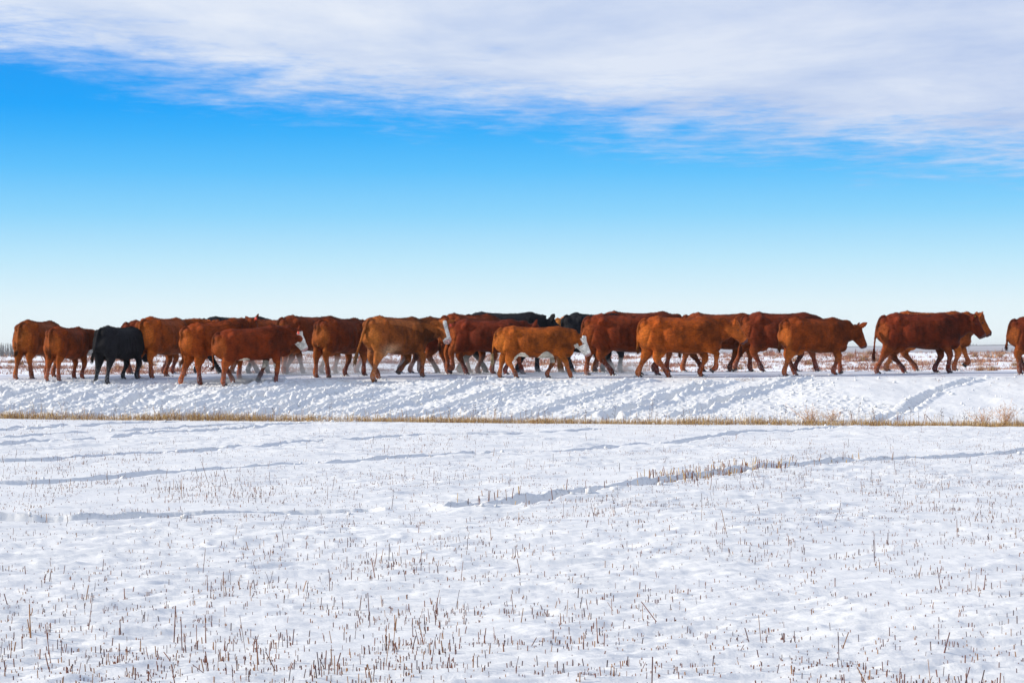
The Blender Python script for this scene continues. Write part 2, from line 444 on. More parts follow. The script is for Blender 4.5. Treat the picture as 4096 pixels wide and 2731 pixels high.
for i in big:
    k = 5
    v, f, c = prisms(np.zeros((1, 3)), (T[i] - P[i])[None], r[i:i + 1] * 1.1, k, .92, C[i:i + 1])
    # a torn sheath round some stalks
    if rr.random() < .35:
        v2, f2, c2 = prisms(np.zeros((1, 3)), (T[i] - P[i])[None] * .45, r[i:i + 1] * 2.0, k, .6, C[i:i + 1] * 1.25)
        f = f + [q + len(v) for q in f2]; v = np.concatenate([v, v2]); c = np.concatenate([c, c2])
    o = link('stubble_stalk', mesh_np('stubble_stalk', v, f, M_STRAW, colors=c), category='stalk',
             label='tall cut brown stubble stalk sticking out of the foreground snow', group='taller stubble stalks in the foreground snow')
    o.location = P[i]
P, T, r, C, rr = stubble(22000, 16.5, 41.0, 202, 1.1)
V, F, CC = prisms(P, T, r, 3, .9, C)
link('stubble', mesh_np('stubble', V, F, M_STRAW, colors=CC), kind='stuff', category='stubble', label='thin brown stubble dotting the snow between the furrows and the grass strip')
# denser tufts left standing along the biggest furrow
Pt = TR[1][0]; cx, cy = [], []
rr = np.random.default_rng(77)
for s, e, n in ((3.4, 5.0, 430), (4.6, 6.5, 90), (0, 3, 60)):
    for _ in range(n):
        f = rr.uniform(s, e); i = int(f); f -= i
        j = np.floor(f * 9 + rr.normal(0, .3)) / 9
        q = Pt[i] * (1 - j) + Pt[min(i + 1, len(Pt) - 1)] * j
        cx.append(q[0] + rr.normal(0, .16)); cy.append(q[1] + rr.normal(.0, .12))
cx, cy = np.array(cx), np.array(cy); n = len(cx)
P = np.stack([cx, cy, ground(cx, cy) - .02], 1); h = rr.uniform(.05, .14, n)
T = P + np.stack([rr.normal(0, .12, n) * h, rr.normal(0, .12, n) * h, h], 1)
V, F, CC = prisms(P, T, rr.uniform(.003, .005, n), 4, .9, pick([GOLD[0], STUB[0], STUB[2], STUB[3]], n, rr))
link('stubble', mesh_np('stubble', V, F, M_STRAW, colors=CC), kind='stuff', category='stubble', label='golden stubble clumps standing in the deepest furrow')

# ------------------------------------------------------------------ grass strip along the foot of the bank
rr = np.random.default_rng(88)
N = 27000
x = rr.uniform(-14.5, 14.5, N)
den = .66 + .014 * x + 1.5 * (fbm(x * .9, x * 0, 3, 120) - .35) + .5 * (fbm(x * 5, x * 0, 2, 121) - .5)
k = rr.random(N) < np.clip(den, .16, 1); x = x[k]; n = len(x)
y = grass_y(x) + rr.normal(0, .16, n) + (fbm(x * .7, x * 0, 3, 122) - .5) * .4 + .1 * sstep(0, -8, x)
P = np.stack([x, y, ground(x, y) - .02], 1)
h = rr.uniform(.03, .13, n) * (1 + .35 * sstep(0, -8, x)) * (.7 + .6 * fbm(x * 1.2, x * 0, 2, 123)) + (rr.random(n) < .05) * rr.uniform(.05, .22, n)
T = P + np.stack([rr.normal(0, .22, n) * h, rr.normal(0, .2, n) * h, h], 1)
V, F, CC = prisms(P, T, rr.uniform(.002, .0048, n), 3, .45, pick(GOLD, n, rr))
link('grass_strip', mesh_np('grass_strip', V, F, M_STRAW, colors=CC), kind='stuff', category='grass', label='strip of golden dry grass along the foot of the snowy bank')

class Twigs:
    def __init__(s): s.V = []; s.F3 = []; s.C = []; s.n = 0
    def seg(s, a, b, r0, r1, c):
        a = np.array(a, float); b = np.array(b, float); d = b - a; d /= (np.linalg.norm(d) + 1e-9)
        u = np.cross(d, (0, 0, 1.)); 
        if np.linalg.norm(u) < .05: u = np.cross(d, (1., 0, 0))
        u /= np.linalg.norm(u); w_ = np.cross(d, u)
        ang = np.arange(3) * 2.094
        ring = np.cos(ang)[:, None] * u + np.sin(ang)[:, None] * w_
        s.V += [a + ring * r0, b + ring * r1]
        i = s.n
        for j in range(3):
            k = (j + 1) % 3; s.F3 += [(i + j, i + k, i + 3 + k), (i + j, i + 3 + k, i + 3 + j)]
        s.F3.append((i + 3, i + 4, i + 5)); s.n += 6; s.C += [c] * 6
    def bud(s, p, r, c):
        p = np.array(p, float); o = np.array([(1, 0, 0), (0, 1, 0), (-1, 0, 0), (0, -1, 0), (0, 0, 1.5), (0, 0, -1.2)]) * r
        s.V.append(p + o); i = s.n
        for j in range(4):
            k = (j + 1) % 4; s.F3 += [(i + j, i + k, i + 4), (i + k, i + j, i + 5)]
        s.n += 6; s.C += [c] * 6
    def mesh(s, name): return mesh_np(name, np.concatenate([np.atleast_2d(v) for v in s.V]), [np.array(s.F3)], M_TWIG, colors=np.array(s.C))

def weed_mesh(rr, h, kind):
    t = Twigs()
    if kind == 'seed':                                   # single dark stem with seed heads
        c = np.array((.10, .05, .045)) * rr.uniform(.7, 1.3)
        lean = rr.normal(0, .08, 2); p = np.array((0, 0, -.03)); segs = 5
        for i in range(segs):
            q = p + np.array((lean[0] * h / segs + rr.normal(0, .006), lean[1] * h / segs, (h + .03) / segs))
            t.seg(p, q, .0035, .0028, c); p = q
            if i >= 2:
                for _ in range(rr.integers(1, 4)):
                    a = rr.uniform(0, 6.28); l = rr.uniform(.02, .07)
                    e = p + np.array((math.cos(a) * l, math.sin(a) * l, l * .7)); t.seg(p, e, .002, .0015, c)
                    t.bud(e, rr.uniform(.005, .010), c * .8)
    elif kind == 'grass':                                # tall reedy spikes
        for _ in range(rr.integers(2, 6)):
            c = np.array((.22, .10, .06)) * rr.uniform(.6, 1.4)
            hh = h * rr.uniform(.6, 1); a = rr.normal(0, .12, 2); b = rr.normal(0, .02, 2)
            p0 = np.array((b[0], b[1], -.03)); p1 = p0 + np.array((a[0] * hh * .6, a[1] * hh * .6, hh * .7)); p2 = p1 + np.array((a[0] * hh * .9, a[1] * hh * .5, hh * .3))
            t.seg(p0, p1, .003, .0025, c); t.seg(p1, p2, .0045, .002, c * .85)
    elif kind == 'bush':                                 # rounded tangle of fine tan twigs
        for _ in range(int(42 * h / .4)):
            c = np.array((.55, .30, .15)) * rr.uniform(.6, 1.35)
            a = rr.uniform(0, 6.28); sp = rr.uniform(.05, 1.15); hh = h * rr.uniform(.5, 1)
            p = np.array((rr.normal(0, .03), rr.normal(0, .03), -.02)); dirv = np.array((math.cos(a) * sp, math.sin(a) * sp, 1.)); 
            for i in range(4):
                dirv[:2] *= 1.06; dirv += rr.normal(0, .14, 3); q = p + dirv * hh / 4.6
                t.seg(p, q, .003 - .0004 * i, .0026 - .0004 * i, c)
                if i > 0:
                    for _ in range(2):
                        e = q + rr.normal(0, .03, 3) + (0, 0, .02); t.seg(q, e, .0018, .0012, c); t.bud(e, rr.uniform(.003, .006), c * rr.uniform(.5, 1.1))
                p = q
    elif kind == 'bent':                                 # broken reed folded over
        c = np.array((.24, .10, .05))
        t.seg((0, 0, -.02), (.04, 0, .24), .006, .005, c); t.seg((.04, 0, .24), (.30, .03, -.03), .005, .004, c)
        t.seg((.06, .03, -.02), (.09, .02, .20), .006, .005, c * 1.1); t.seg((.09, .02, .20), (.25, .05, -.02), .005, .004, c)
        t.seg((.03, .02, .20), (.10, .02, .40), .003, .002, c)
    return t
rr = np.random.default_rng(91)
def weed(px, hpx, kind, label, group=None, dy=0.0, D=None):
    x = (px - 2048) / FPX * 41.0
    for _ in range(3): y = float(grass_y(x)) + dy; x = (px - 2048) / FPX * y
    h = hpx / FPX * y
    names = {'seed': 'seed_weed', 'grass': 'reed_grass', 'bush': 'dry_bush', 'bent': 'broken_reed'}
    o = link(names[kind], weed_mesh(rr, h, kind).mesh(names[kind]), category='bush' if kind == 'bush' else 'weed', label=label, group=group)
    o.location = (x, y, float(ground(x, y)[0])); return o
weed(3240, 80, 'bush', 'round tan dry bush by the bank left of the deep diagonal furrow', dy=.35)
weed(3330, 55, 'bush', 'sparse leaning dry bush right beside the round tan bush', dy=.45)
weed(3930, 70, 'bush', 'reddish tangled dry bush right of the folded reed', dy=.3)
weed(4020, 88, 'bush', 'tallest dry bush at the right edge of the picture by the bank', dy=.35)
weed(3690, 78, 'bent', 'brown reed snapped and folded into a triangle on the grass strip', dy=.15)
weed(2606, 92, 'seed', 'tall dark seed weed standing alone on the strip right of centre', dy=.25)
weed(3640, 66, 'seed', 'straight dark seed weed at the foot of the diagonal furrow', dy=.2)
G1 = 'dark seed weeds along the grass strip'; G2 = 'reedy grass tufts along the grass strip'
for px in (832, 1088, 1325, 1790, 1905, 2100, 2185, 2330, 2450, 2740, 3140, 3440, 3500, 3780, 3860):
    weed(px + rr.integers(-14, 14), rr.uniform(45, 80), 'seed', 'dark seed weed with small heads rising from the golden grass strip', G1, dy=rr.uniform(-.05, .3))
for px in (20, 140, 240, 430, 640, 690, 880, 960, 1150, 1250, 1480, 1590, 1660, 1720, 1880, 1990, 2060, 2140, 2260, 2400, 2520, 2660, 2830, 2900, 3020, 3080, 3400, 3570, 3600, 3740, 3810, 4060):
    weed(px + rr.integers(-16, 16), rr.uniform(32, 70), 'grass', 'thin tuft of reddish reed grass rising from the golden grass strip', G2, dy=rr.uniform(-.1, .3))

# ------------------------------------------------------------------ loose snow clods and straw litter
ico = np.array([(0, 0, 1.), (.894, 0, .447), (.276, .851, .447), (-.724, .526, .447), (-.724, -.526, .447), (.276, -.851, .447),
                (.724, .526, -.447), (-.276, .851, -.447), (-.894, 0, -.447), (-.276, -.851, -.447), (.724, -.526, -.447), (0, 0, -1.)])
icof = np.array([(0, 1, 2), (0, 2, 3), (0, 3, 4), (0, 4, 5), (0, 5, 1), (1, 6, 2), (2, 7, 3), (3, 8, 4), (4, 9, 5), (5, 10, 1),
                 (6, 7, 2), (7, 8, 3), (8, 9, 4), (9, 10, 5), (10, 6, 1), (11, 7, 6), (11, 8, 7), (11, 9, 8), (11, 10, 9), (11, 6, 10)])
rr = np.random.default_rng(93)
N = 60000
x = rr.uniform(-14.5, 14.5, N); y = np.where(rr.random(N) < .55, rr.uniform(39.5, 45.6, N), np.exp(rr.uniform(math.log(13), math.log(41), N)))
dz_, ch = detail_z(x, y)
k = rr.random(N) < np.where(y > grass_y(x), .03 + .20 * ch ** 2, .5 * ch ** 2); x, y, z = x[k], y[k], (base_z(x, y) + dz_)[k]; n = len(x)
s = rr.gamma(1.6, .0085, n) + .006; s = np.minimum(s, .055)
jit = rr.uniform(.65, 1.3, (n, 12, 1)); fl = rr.uniform(.6, 1.2, (n, 1, 3)) * (1, 1, .75)
V = (ico[None] * jit * fl) * s[:, None, None] + np.stack([x, y, z + s * .25], 1)[:, None]
F = icof[None] + (np.arange(n) * 12)[:, None, None]
link('snow_clods', mesh_np('snow_clods', V.reshape(-1, 3), [F.reshape(-1, 3)], M_SNOW), kind='stuff', category='snow clods', label='crumbled lumps of snow strewn along the furrows and down the bank')
# straw and grass litter
spots = [(1390, 45.2, .35, 45), (1440, 44.6, .2, 18), (1180, 45.3, .5, 40), (1820, 45.3, .35, 40), (2010, 44.4, .16, 45), (2240, 45.1, .2, 26), (2465, 45.4, .14, 22),
         (2390, 44.3, .3, 20), (2780, 45.2, .4, 40), (2975, 44.9, .13, 45), (3130, 45.2, .5, 40), (3250, 45.2, .4, 20), (3570, 44.7, .3, 14), (3740, 44.9, .15, 16), (580, 45.0, .25, 45), (1860, 44.9, .6, 40),
         (3990, 44.2, .3, 20), (2840, 43.7, .8, 14), (3330, 43.5, .6, 14)]
P = []; 
for px, D, sp, n in spots:
    cx = (px - 2048) / FPX * D; P.append(np.stack([cx + rr.normal(0, sp, n), D + rr.normal(0, sp * .7, n)], 1))
P = np.concatenate(P + [np.stack([rr.uniform(-13, 13, 260), rr.normal(45.5, .25, 260)], 1)])
n = len(P); P = np.column_stack([P, ground(P[:, 0], P[:, 1]) + .008])
a = rr.normal(0, .9, n) + (rr.random(n) < .5) * 3.14; l = rr.uniform(.03, .16, n)
T = P + np.stack([np.cos(a) * l, np.sin(a) * l, rr.uniform(-.01, .6, n) * l], 1)
V, F, CC = prisms(P, T, rr.uniform(.002, .0045, n), 3, .6, pick(REDW + [GOLD[0]], n, rr))
link('straw_litter', mesh_np('straw_litter', V, F, M_STRAW, colors=CC), kind='stuff', category='straw', label='bits of brown straw and grass caught in the snow along the road edge')

# ------------------------------------------------------------------ weeds of the field beyond the road
rr = np.random.default_rng(95)
N = 90000
inv = rr.uniform(1 / 478., 1 / 78., N); y = 1 / inv; x = rr.uniform(-1, 1, N) * (.30 * y + 3)
scr_x, scr_y = x / y, 1 / y * 100
patch = fbm(scr_x * 26, scr_y * 9, 4, 140); fine_ = fbm(scr_x * 140, scr_y * 40, 2, 141)
k = rr.random(N) < np.clip((patch - .36) * 3.0, .03, 1) * np.clip((fine_ - .3) * 2.6, .1, 1)
x, y, patch = x[k], y[k], patch[k]; n = len(x)
z = ground(x, y) - .02
hp = rr.uniform(.0007, .0019, n) * y * np.where(rr.random(n) < .04, 2.0, 1.0)          # tuft height
m_ = 9
h = np.repeat(hp, m_); cx = np.repeat(x, m_) + rr.normal(0, .42, n * m_) * h; cy = np.repeat(y, m_) + rr.normal(0, .5, n * m_) * h
P = np.stack([cx, cy, np.repeat(z, m_)], 1); hh = h * rr.uniform(.4, 1.1, n * m_)
T = P + np.stack([rr.normal(0, .45, n * m_) * hh, rr.normal(0, .3, n * m_) * hh, hh], 1)
C = np.repeat(pick(REDW, n, rr) * 1.25, m_, 0)
V, F, CC = blades(P, T, h * .075, C)
link('field_weeds', mesh_np('field_weeds', V, F, M_STRAW, colors=CC), kind='stuff', category='weeds', label='reddish brown weeds scattered over the snowy plain beyond the road')
# taller bushes of that field
B = [(1300 + 0, 0, 0)]
cl = [(3180, 1448, 26), (3235, 1455, 30), (3400, 1425, 24), (3455, 1440, 34), (3480, 1415, 26), (3505, 1445, 26), (3560, 1452, 24), (3900, 1425, 26), (3945, 1425, 18), (4000, 1425, 26), (3920, 1480, 34), (3970, 1480, 34),
      (4060, 1462, 26), (3330, 1475, 26), (3430, 1480, 30), (3020, 1478, 22), (2960, 1470, 24), (2860, 1480, 24), (2740, 1480, 22), (120, 1478, 24), (80, 1455, 28), (45, 1450, 22), (470, 1470, 26), (560, 1470, 30), (610, 1460, 24), (3370, 1478, 24), (4085, 1440, 22)]
for px, py, hpx in cl:
    yc = py + (px - 2048) * .00366; D = (CAM_H - .30) * FPX / (yc - 1395)
    if yc > 1478: D = 84 + rr.uniform(0, 10)
    x0 = (px - 2048) / FPX * D; hh = hpx / FPX * D; n = 130
    a = rr.uniform(0, 6.28, n); sp = np.abs(rr.normal(0, .55, n)) * hh
    P = np.stack([rr.normal(0, .25, n) * hh, rr.normal(0, .25, n) * hh, np.full(n, -.03)], 1)
    T = np.stack([P[:, 0] + np.cos(a) * sp, P[:, 1] + np.sin(a) * sp, hh * rr.uniform(.35, 1.05, n)], 1)
    V, F, CC = blades(P, T, np.full(n, hh * .035), pick(REDW + [GOLD[0]], n, rr) * 1.1, rr)
    o = link('dry_shrub', mesh_np('dry_shrub', V, F, M_STRAW, colors=CC), category='shrub', label='low reddish dry shrub on the snowy plain beyond the road', group='dry shrubs on the far snowy plain')
    o.location = (x0, D, float(ground(x0, D)[0]))
# ------------------------------------------------------------------ far woods and trees
def tint_flat(name):
    m, t = material(name); at = t.n('ShaderNodeAttribute', attribute_name='tint')
    t.set(t.p, 'Base Color', at.outputs['Color']); t.p.inputs['Roughness'].default_value = 1; t.p.inputs['Specular IOR Level'].default_value = 0
    return m
M_FLAT = tint_flat('bare_wood')
rr = np.random.default_rng(96)
n = 1500
x = rr.uniform(-470, -218, n); y = rr.uniform(1130, 1230, n)
edge_ = 1 - sstep(-240, -220, x) * .5
z = np.full(n, -1.7); h = rr.uniform(6.6, 8.6, n) * edge_ * (.9 + .25 * fbm(x * .06, x * 0, 3, 5))
P = np.stack([x, y, z - .3], 1); T = P + np.stack([rr.normal(0, .4, n), rr.normal(0, .4, n), h], 1)
V1, F1, C1 = prisms(P, T, rr.uniform(.07, .15, n), 3, .3, pick([(.15, .13, .12), (.10, .09, .09), (.08, .07, .08)], n, rr))
m_ = 34
f = rr.uniform(.10, .95, n * m_); b = np.repeat(P, m_, 0) * (1 - f[:, None]) + np.repeat(T, m_, 0) * f[:, None]
l = rr.uniform(.5, 2.0, n * m_) * (1.1 - f); a = rr.uniform(0, 6.28, n * m_)
tp = b + np.stack([np.cos(a) * l * .6, np.sin(a) * l * .6, l * 1.1], 1)
V2, F2, C2 = blades(b, tp, rr.uniform(.05, .16, n * m_), np.repeat(pick([(.13, .11, .11), (.09, .08, .09)], n, rr), m_, 0))
F = F1 + [q + len(V1) for q in F2]
link('bare_woodland', mesh_np('bare_woodland', np.concatenate([V1, V2]), F, M_FLAT, colors=np.concatenate([C1, C2])), kind='stuff', category='woodland', label='grey leafless woodland on the horizon behind the leftmost cow')

def far_tree(px, top, wpx, D, label, base=None, group=None):
    x0 = (px - 2048) / FPX * D; yc = top + (px - 2048) * .00366
    zt = CAM_H + (1395 - yc) / FPX * D; rad = wpx / 2 / FPX * D
    root = link('distant_tree', None, category='tree', label=label, group=group); zb = zt - rad * 2 - rad * .9 if base is None else base
    root.location = (x0, D, zb); H = zt - zb
    t = Twigs(); c = (.10, .09, .09)
    t.seg((0, 0, -1), (0, 0, H * .55), rad * .14, rad * .08, c)
    for i in range(7):
        a = i * .9; t.seg((0, 0, H * .35), (math.cos(a) * rad * .7, math.sin(a) * rad * .7, H - rad * .8), rad * .06, rad * .02, c)
    link('trunk', t.mesh('trunk'), root)
    n = 900; u = rr.normal(0, 1, (n, 3)); u /= np.linalg.norm(u, axis=1)[:, None]; u *= (rr.random(n) ** .4)[:, None]
    Pc = u * rad + (0, 0, H - rad); e = Pc + rr.normal(0, .16, (n, 3)) * rad
    V, F, CC = blades(Pc, e, np.full(n, rad * .045), pick([(.13, .10, .10), (.08, .07, .08)], n, rr), rr)
    link('crown', mesh_np('crown', V, F, M_FLAT, colors=CC), root)
far_tree(3875, 1366, 19, 2300, 'round leafless tree alone on the horizon below the right dark cow\'s chin')
far_tree(3858, 1370, 9, 2330, 'small tree touching the left side of the round horizon tree')
far_tree(3892, 1373, 5, 2600, 'tiny tree just right of the round horizon tree')
far_tree(3906, 1374, 5, 2600, 'tiny separate tree farther right of the round horizon tree')

# ------------------------------------------------------------------ cattle
m, t = material('cattle_hide'); M_HIDE = m
at = t.n('ShaderNodeAttribute', attribute_name='tint')
co = t.n('ShaderNodeTexCoord').outputs['Object']
n1 = t.ramp(t.noise(co, 2.6, 5, .62), [(.34, .33), (.48, .85), (.64, 1.35)])
n2 = t.ramp(t.noise(t.mapv(co, (9, 22, 34), (0, R(25), 0)), 1.4, 5, .7), [(.32, .50), (.68, 1.4)])
c = t.mix(1.0, t.mix(1.0, at.outputs['Color'], n1, 'MULTIPLY'), n2, 'MULTIPLY')
# snow dust caught in the hair of the lower legs
sp = t.n('ShaderNodeSeparateXYZ'); t.set(sp, 0, co)
low = t.n('ShaderNodeMapRange'); t.set(low, 0, sp.outputs[2]); low.inputs[1].default_value = .48; low.inputs[2].default_value = .02
fr = t.ramp(t.noise(co, 26, 4, .75), [(.46, 0.0), (.74, 1.0)])
fr = t.math('MULTIPLY', t.math('MULTIPLY', fr, low.outputs[0]), .42)
t.set(t.p, 'Base Color', t.mix(fr, c, (.72, .74, .80)))
t.p.inputs['Roughness'].default_value = .6; t.p.inputs['Specular IOR Level'].default_value = .10
t.p.inputs['Sheen Weight'].default_value = .0; t.p.inputs['Sheen Roughness'].default_value = .4
t.set(t.p, 'Sheen Tint', (1, .75, .5, 1))
bp = t.n('ShaderNodeBump'); bp.inputs['Strength'].default_value = .9; bp.inputs['Distance'].default_value = .025
t.set(bp, 'Height', t.math('ADD', t.noise(t.mapv(co, (14, 30, 40), (0, R(25), 0)), 1.5, 4, .65), t.math('MULTIPLY', t.noise(co, 9, 3), .8)))
t.set(t.p, 'Normal', bp.outputs[0])
def plain(name, c, rough=.5, spec=.4):
    m, t = material(name); co = t.n('ShaderNodeTexCoord').outputs['Object']
    nz = t.ramp(t.noise(co, 40, 3), [(.3, .75), (.7, 1.15)])
    t.set(t.p, 'Base Color', t.mix(1.0, c, nz, 'MULTIPLY')); t.p.inputs['Roughness'].default_value = rough; t.p.inputs['Specular IOR Level'].default_value = spec
    return m
M_HOOF = plain('hoof', (.06, .045, .04)); M_EYE = plain('eye', (.012, .008, .006), .12, .6)
M_TAG = {'red': plain('red_tag', (.85, .10, .06)), 'white': plain('white_tag', (.8, .8, .76)), 'yellow': plain('yellow_tag', (.85, .72, .10))}
M_INK = plain('ink', (.03, .02, .02), .6)

def loft(C, ra, rb, lat=None, k=14, sq=2.0):
    """closed tube: centres (n,3), lateral radius ra, radius rb in the bending plane"""
    C = np.asarray(C, float); n = len(C); ra = np.broadcast_to(ra, n); rb = np.broadcast_to(rb, n)
    T = np.gradient(C, axis=0); T /= np.linalg.norm(T, axis=1)[:, None]
    if lat is None: L = np.cross(np.array([0, 0, 1.]), T)
    else: L = np.broadcast_to(np.array(lat, float), T.shape)
    L = L - (L * T).sum(1)[:, None] * T; L /= np.linalg.norm(L, axis=1)[:, None]
    N = np.cross(T, L)
    a = np.arange(k) / k * 2 * math.pi
    ca, sa = np.cos(a), np.sin(a); e = 2 / sq
    ca = np.sign(ca) * np.abs(ca) ** e; sa = np.sign(sa) * np.abs(sa) ** e
    V = C[:, None] + L[:, None] * (ra[:, None] * ca)[..., None] + N[:, None] * (rb[:, None] * sa)[..., None]
    V = V.reshape(-1, 3); F = grid_faces(n, k, wrap=True)
    V = np.concatenate([V, C[:1], C[-1:]]); s, e_ = n * k, n * k + 1
    j = np.arange(k); jn = (j + 1) % k
    tri = np.concatenate([np.stack([np.full(k, s), jn, j], 1), np.stack([np.full(k, e_), (n - 1) * k + j, (n - 1) * k + jn], 1)])
    return V, F, tri
def ell(c, r):
    s = np.linspace(-1, 1, 9) * .985
    C = np.stack([c[0] + s * r[0], np.full(9, c[1]), np.full(9, c[2])], 1); q = np.sqrt(1 - s * s)
    return loft(C, q * r[1], q * r[2], (0, 1, 0), 14)
def smooth_path(P, n):
    """Catmull-Rom resample of rows of P"""
    P = np.asarray(P, float); m = len(P); t = np.linspace(0, m - 1, n); i = np.minimum(t.astype(int), m - 2); f = (t - i)[:, None]
    g = lambda j: P[np.clip(j, 0, m - 1)]
    p0, p1, p2, p3 = g(i - 1), g(i), g(i + 1), g(i + 2)
    return .5 * ((2 * p1) + (-p0 + p2) * f + (2 * p0 - 5 * p1 + 4 * p2 - p3) * f ** 2 + (-p0 + 3 * p1 - 3 * p2 + p3) * f ** 3)
def two_link(a, b, l1, l2, side):
    d = b - a; L = np.hypot(*d); 
    if L > (l1 + l2) * .995: s = L / ((l1 + l2) * .995); l1 *= s; l2 *= s
    u = d / L; c = (l1 * l1 + L * L - l2 * l2) / (2 * L); h = math.sqrt(max(l1 * l1 - c * c, 0))
    return a + u * c + np.array((-u[1], u[0])) * h * side

# x, top, bottom, half width of the trunk, from rump to chest
TRUNK = np.array([(-.955, 1.16, 1.02, .07), (-.925, 1.25, .90, .17), (-.86, 1.33, .76, .225), (-.74, 1.385, .66, .255), (-.55, 1.40, .61, .285), (-.28, 1.375, .585, .325),
                  (.0, 1.36, .56, .345), (.25, 1.36, .538, .335), (.48, 1.375, .54, .305), (.66, 1.39, .555, .275), (.82, 1.37, .575, .245), (.95, 1.31, .59, .205), (1.04, 1.22, .65, .15), (1.09, 1.10, .76, .08)])

HOOF_AT = []
def cow(spec):
    name = 'calf' if spec.get('calf') else 'cow'
    D, yaw, px = spec['D'], R(spec['yaw']), spec['px']
    top = spec['top'] + (px - 2048) * .00366
    girth = spec.get('girth', 1.0); Lf = spec.get('len', 1.0) * .93
    # scale from the height the back reaches
    rx = (px - 2048) / FPX * D
    zg = float(base_z(np.array([rx]), np.array([D]))[0])
    s = (CAM_H + (1395 - top) * D / FPX - zg) / 1.40
    s = spec.get('s', s)
    ox = rx + s * Lf * (.93 * math.cos(yaw)) + s * .24 * math.sin(yaw); oy = D
    pit = R(spec.get('pitch', 0))
    zg = float(base_z(np.array([ox]), np.array([oy]))[0]) + spec.get('dz', 0)
    root = link(name, None, label=spec['label'], category='calf' if spec.get('calf') else 'cow', group=spec.get('group'))
    root.location = (ox, oy, zg); root.rotation_euler = (0, 0, yaw); root.scale = (s, s, s)
    cy, sy = math.cos(yaw), math.sin(yaw)
    def world(lx, ly): return ox + s * (lx * cy - ly * sy), oy + s * (lx * sy + ly * cy)
    def gz(lx, ly):
        wx, wy = world(lx, ly); return (float(ground(wx, wy)[0]) - zg) / s
    def pt(x, y, z):                      # body pitch about the hips
        x, z = x * Lf, z
        dx_, dz_ = x + .5, z - 1.0
        return np.array((-.5 + dx_ * math.cos(pit) - dz_ * math.sin(pit), y, 1.0 + dx_ * math.sin(pit) + dz_ * math.cos(pit)))
    parts = []
    # trunk
    S = smooth_path(TRUNK, 30)
    bel = spec.get('belly', 0.0)
    S[:, 2] -= bel * np.exp(-((S[:, 0] - .05) / .4) ** 2)
    C = np.array([pt(a, 0, (b + c) / 2) for a, b, c, _ in S])
    parts.append(loft(C, S[:, 3] * girth, (S[:, 1] - S[:, 2]) / 2, (0, 1, 0), 20, 2.3))
    for c_, r_ in (((-.52, .20 * girth, 1.22), (.12, .09, .11)), ((.64, .17 * girth, 1.10), (.17, .11, .22)), ((.88, 0, .70), (.20, .10, .15)),
                   ((-.80, .11 * girth, 1.08), (.12, .11, .17)), ((-.845, .095 * girth, 1.205), (.105, .095, .115)), ((-.15, .25 * girth, .95), (.32, .13, .26))):
        for sg in (-1, 1):
            q = pt(c_[0], c_[1] * sg, c_[2]); parts.append(ell(q, r_))
    parts.append(ell(pt(.66, 0, 1.30), (.2, .09, .105)))
    parts.append(ell(pt(-.82, 0, 1.29), (.11, .05, .075)))
    if spec.get('udder', 1) and not spec.get('calf'):
        parts.append(ell(pt(-.44, 0, .60), (.17, .12, .12)))
    # legs: order hind right, hind left, front right, front left (right = towards the camera)
    hooves = []
    legs = spec.get('legs', [(-.1, 0), (.12, 0), (.1, 0), (-.1, 0)])
    for i, (dxl, lift) in enumerate(legs):
        front = i > 1; sg = -1 if i % 2 == 0 else 1
        yl = (.165 if front else .155) * sg * girth
        lx = (.60 if front else -.72) * Lf + dxl
        g = gz(lx, yl) - .012; tl = min(1, lift / .15)
        hd = np.array((.32, -.95)) * (1 - tl) + np.array((-.85, -.55)) * tl; hd /= np.hypot(*hd)
        foot = np.array((lx, g + lift)); F_ = foot - hd * .135
        if front:
            E = pt(.60, 0, .74); E = np.array((E[0] + .22 * dxl, E[2])); K = two_link(E, F_, .33, .33, 1)
            top_ = pt(.66, 0, 1.06)
            pth = [(top_[0], yl * .95, top_[2]), ((top_[0] + E[0]) / 2 - .01, yl * 1.05, (top_[2] + E[1]) / 2), (E[0], yl * 1.0, E[1]),
                   (E[0] * .5 + K[0] * .5, yl * .98, E[1] * .5 + K[1] * .5), (K[0], yl * .95, K[1]), (K[0] * .5 + F_[0] * .5, yl * .95, K[1] * .5 + F_[1] * .5),
                   (F_[0], yl * .95, F_[1]), (foot[0] * .7 + F_[0] * .3, yl * .95, foot[1] * .7 + F_[1] * .3), (foot[0], yl * .95, foot[1] + .01)]
            rb = [.19, .18, .158, .108, .082, .052, .067, .052, .069]; ra = [.10, .105, .098, .080, .072, .046, .060, .050, .060]
        else:
            St = pt(-.46, 0, .80); St = np.array((St[0] + .25 * dxl, St[2])); K = two_link(St, F_, .42, .40, -1)
            top_ = pt(-.66, 0, 1.12); q2 = pt(-.62, 0, .95)
            pth = [(top_[0], yl * .9, top_[2]), (q2[0] + .05 * dxl, yl * 1.0, q2[2]), (St[0] - .16, yl * 1.02, St[1] - .02),
                   (St[0] * .42 + K[0] * .58 - .03, yl * 1.0, St[1] * .45 + K[1] * .55 + .01), (K[0], yl * .92, K[1]), (K[0] * .5 + F_[0] * .5, yl * .9, K[1] * .5 + F_[1] * .5),
                   (F_[0], yl * .9, F_[1]), (foot[0] * .7 + F_[0] * .3, yl * .9, foot[1] * .7 + F_[1] * .3), (foot[0], yl * .9, foot[1] + .01)]
            rb = [.25, .27, .255, .172, .108, .058, .070, .054, .070]; ra = [.12, .145, .135, .108, .074, .046, .060, .050, .060]
        lw = spec.get('legw', 1.0)
        Q = smooth_path(np.column_stack([pth, ra, rb]), 30)
        parts.append(loft(Q[:, :3], Q[:, 3] * lw, Q[:, 4] * lw, (0, 1, 0), 12))
        hooves.append((foot, yl * (.95 if front else .9), hd, lw))
        if lift < .03: HOOF_AT.append(world(lx, yl))
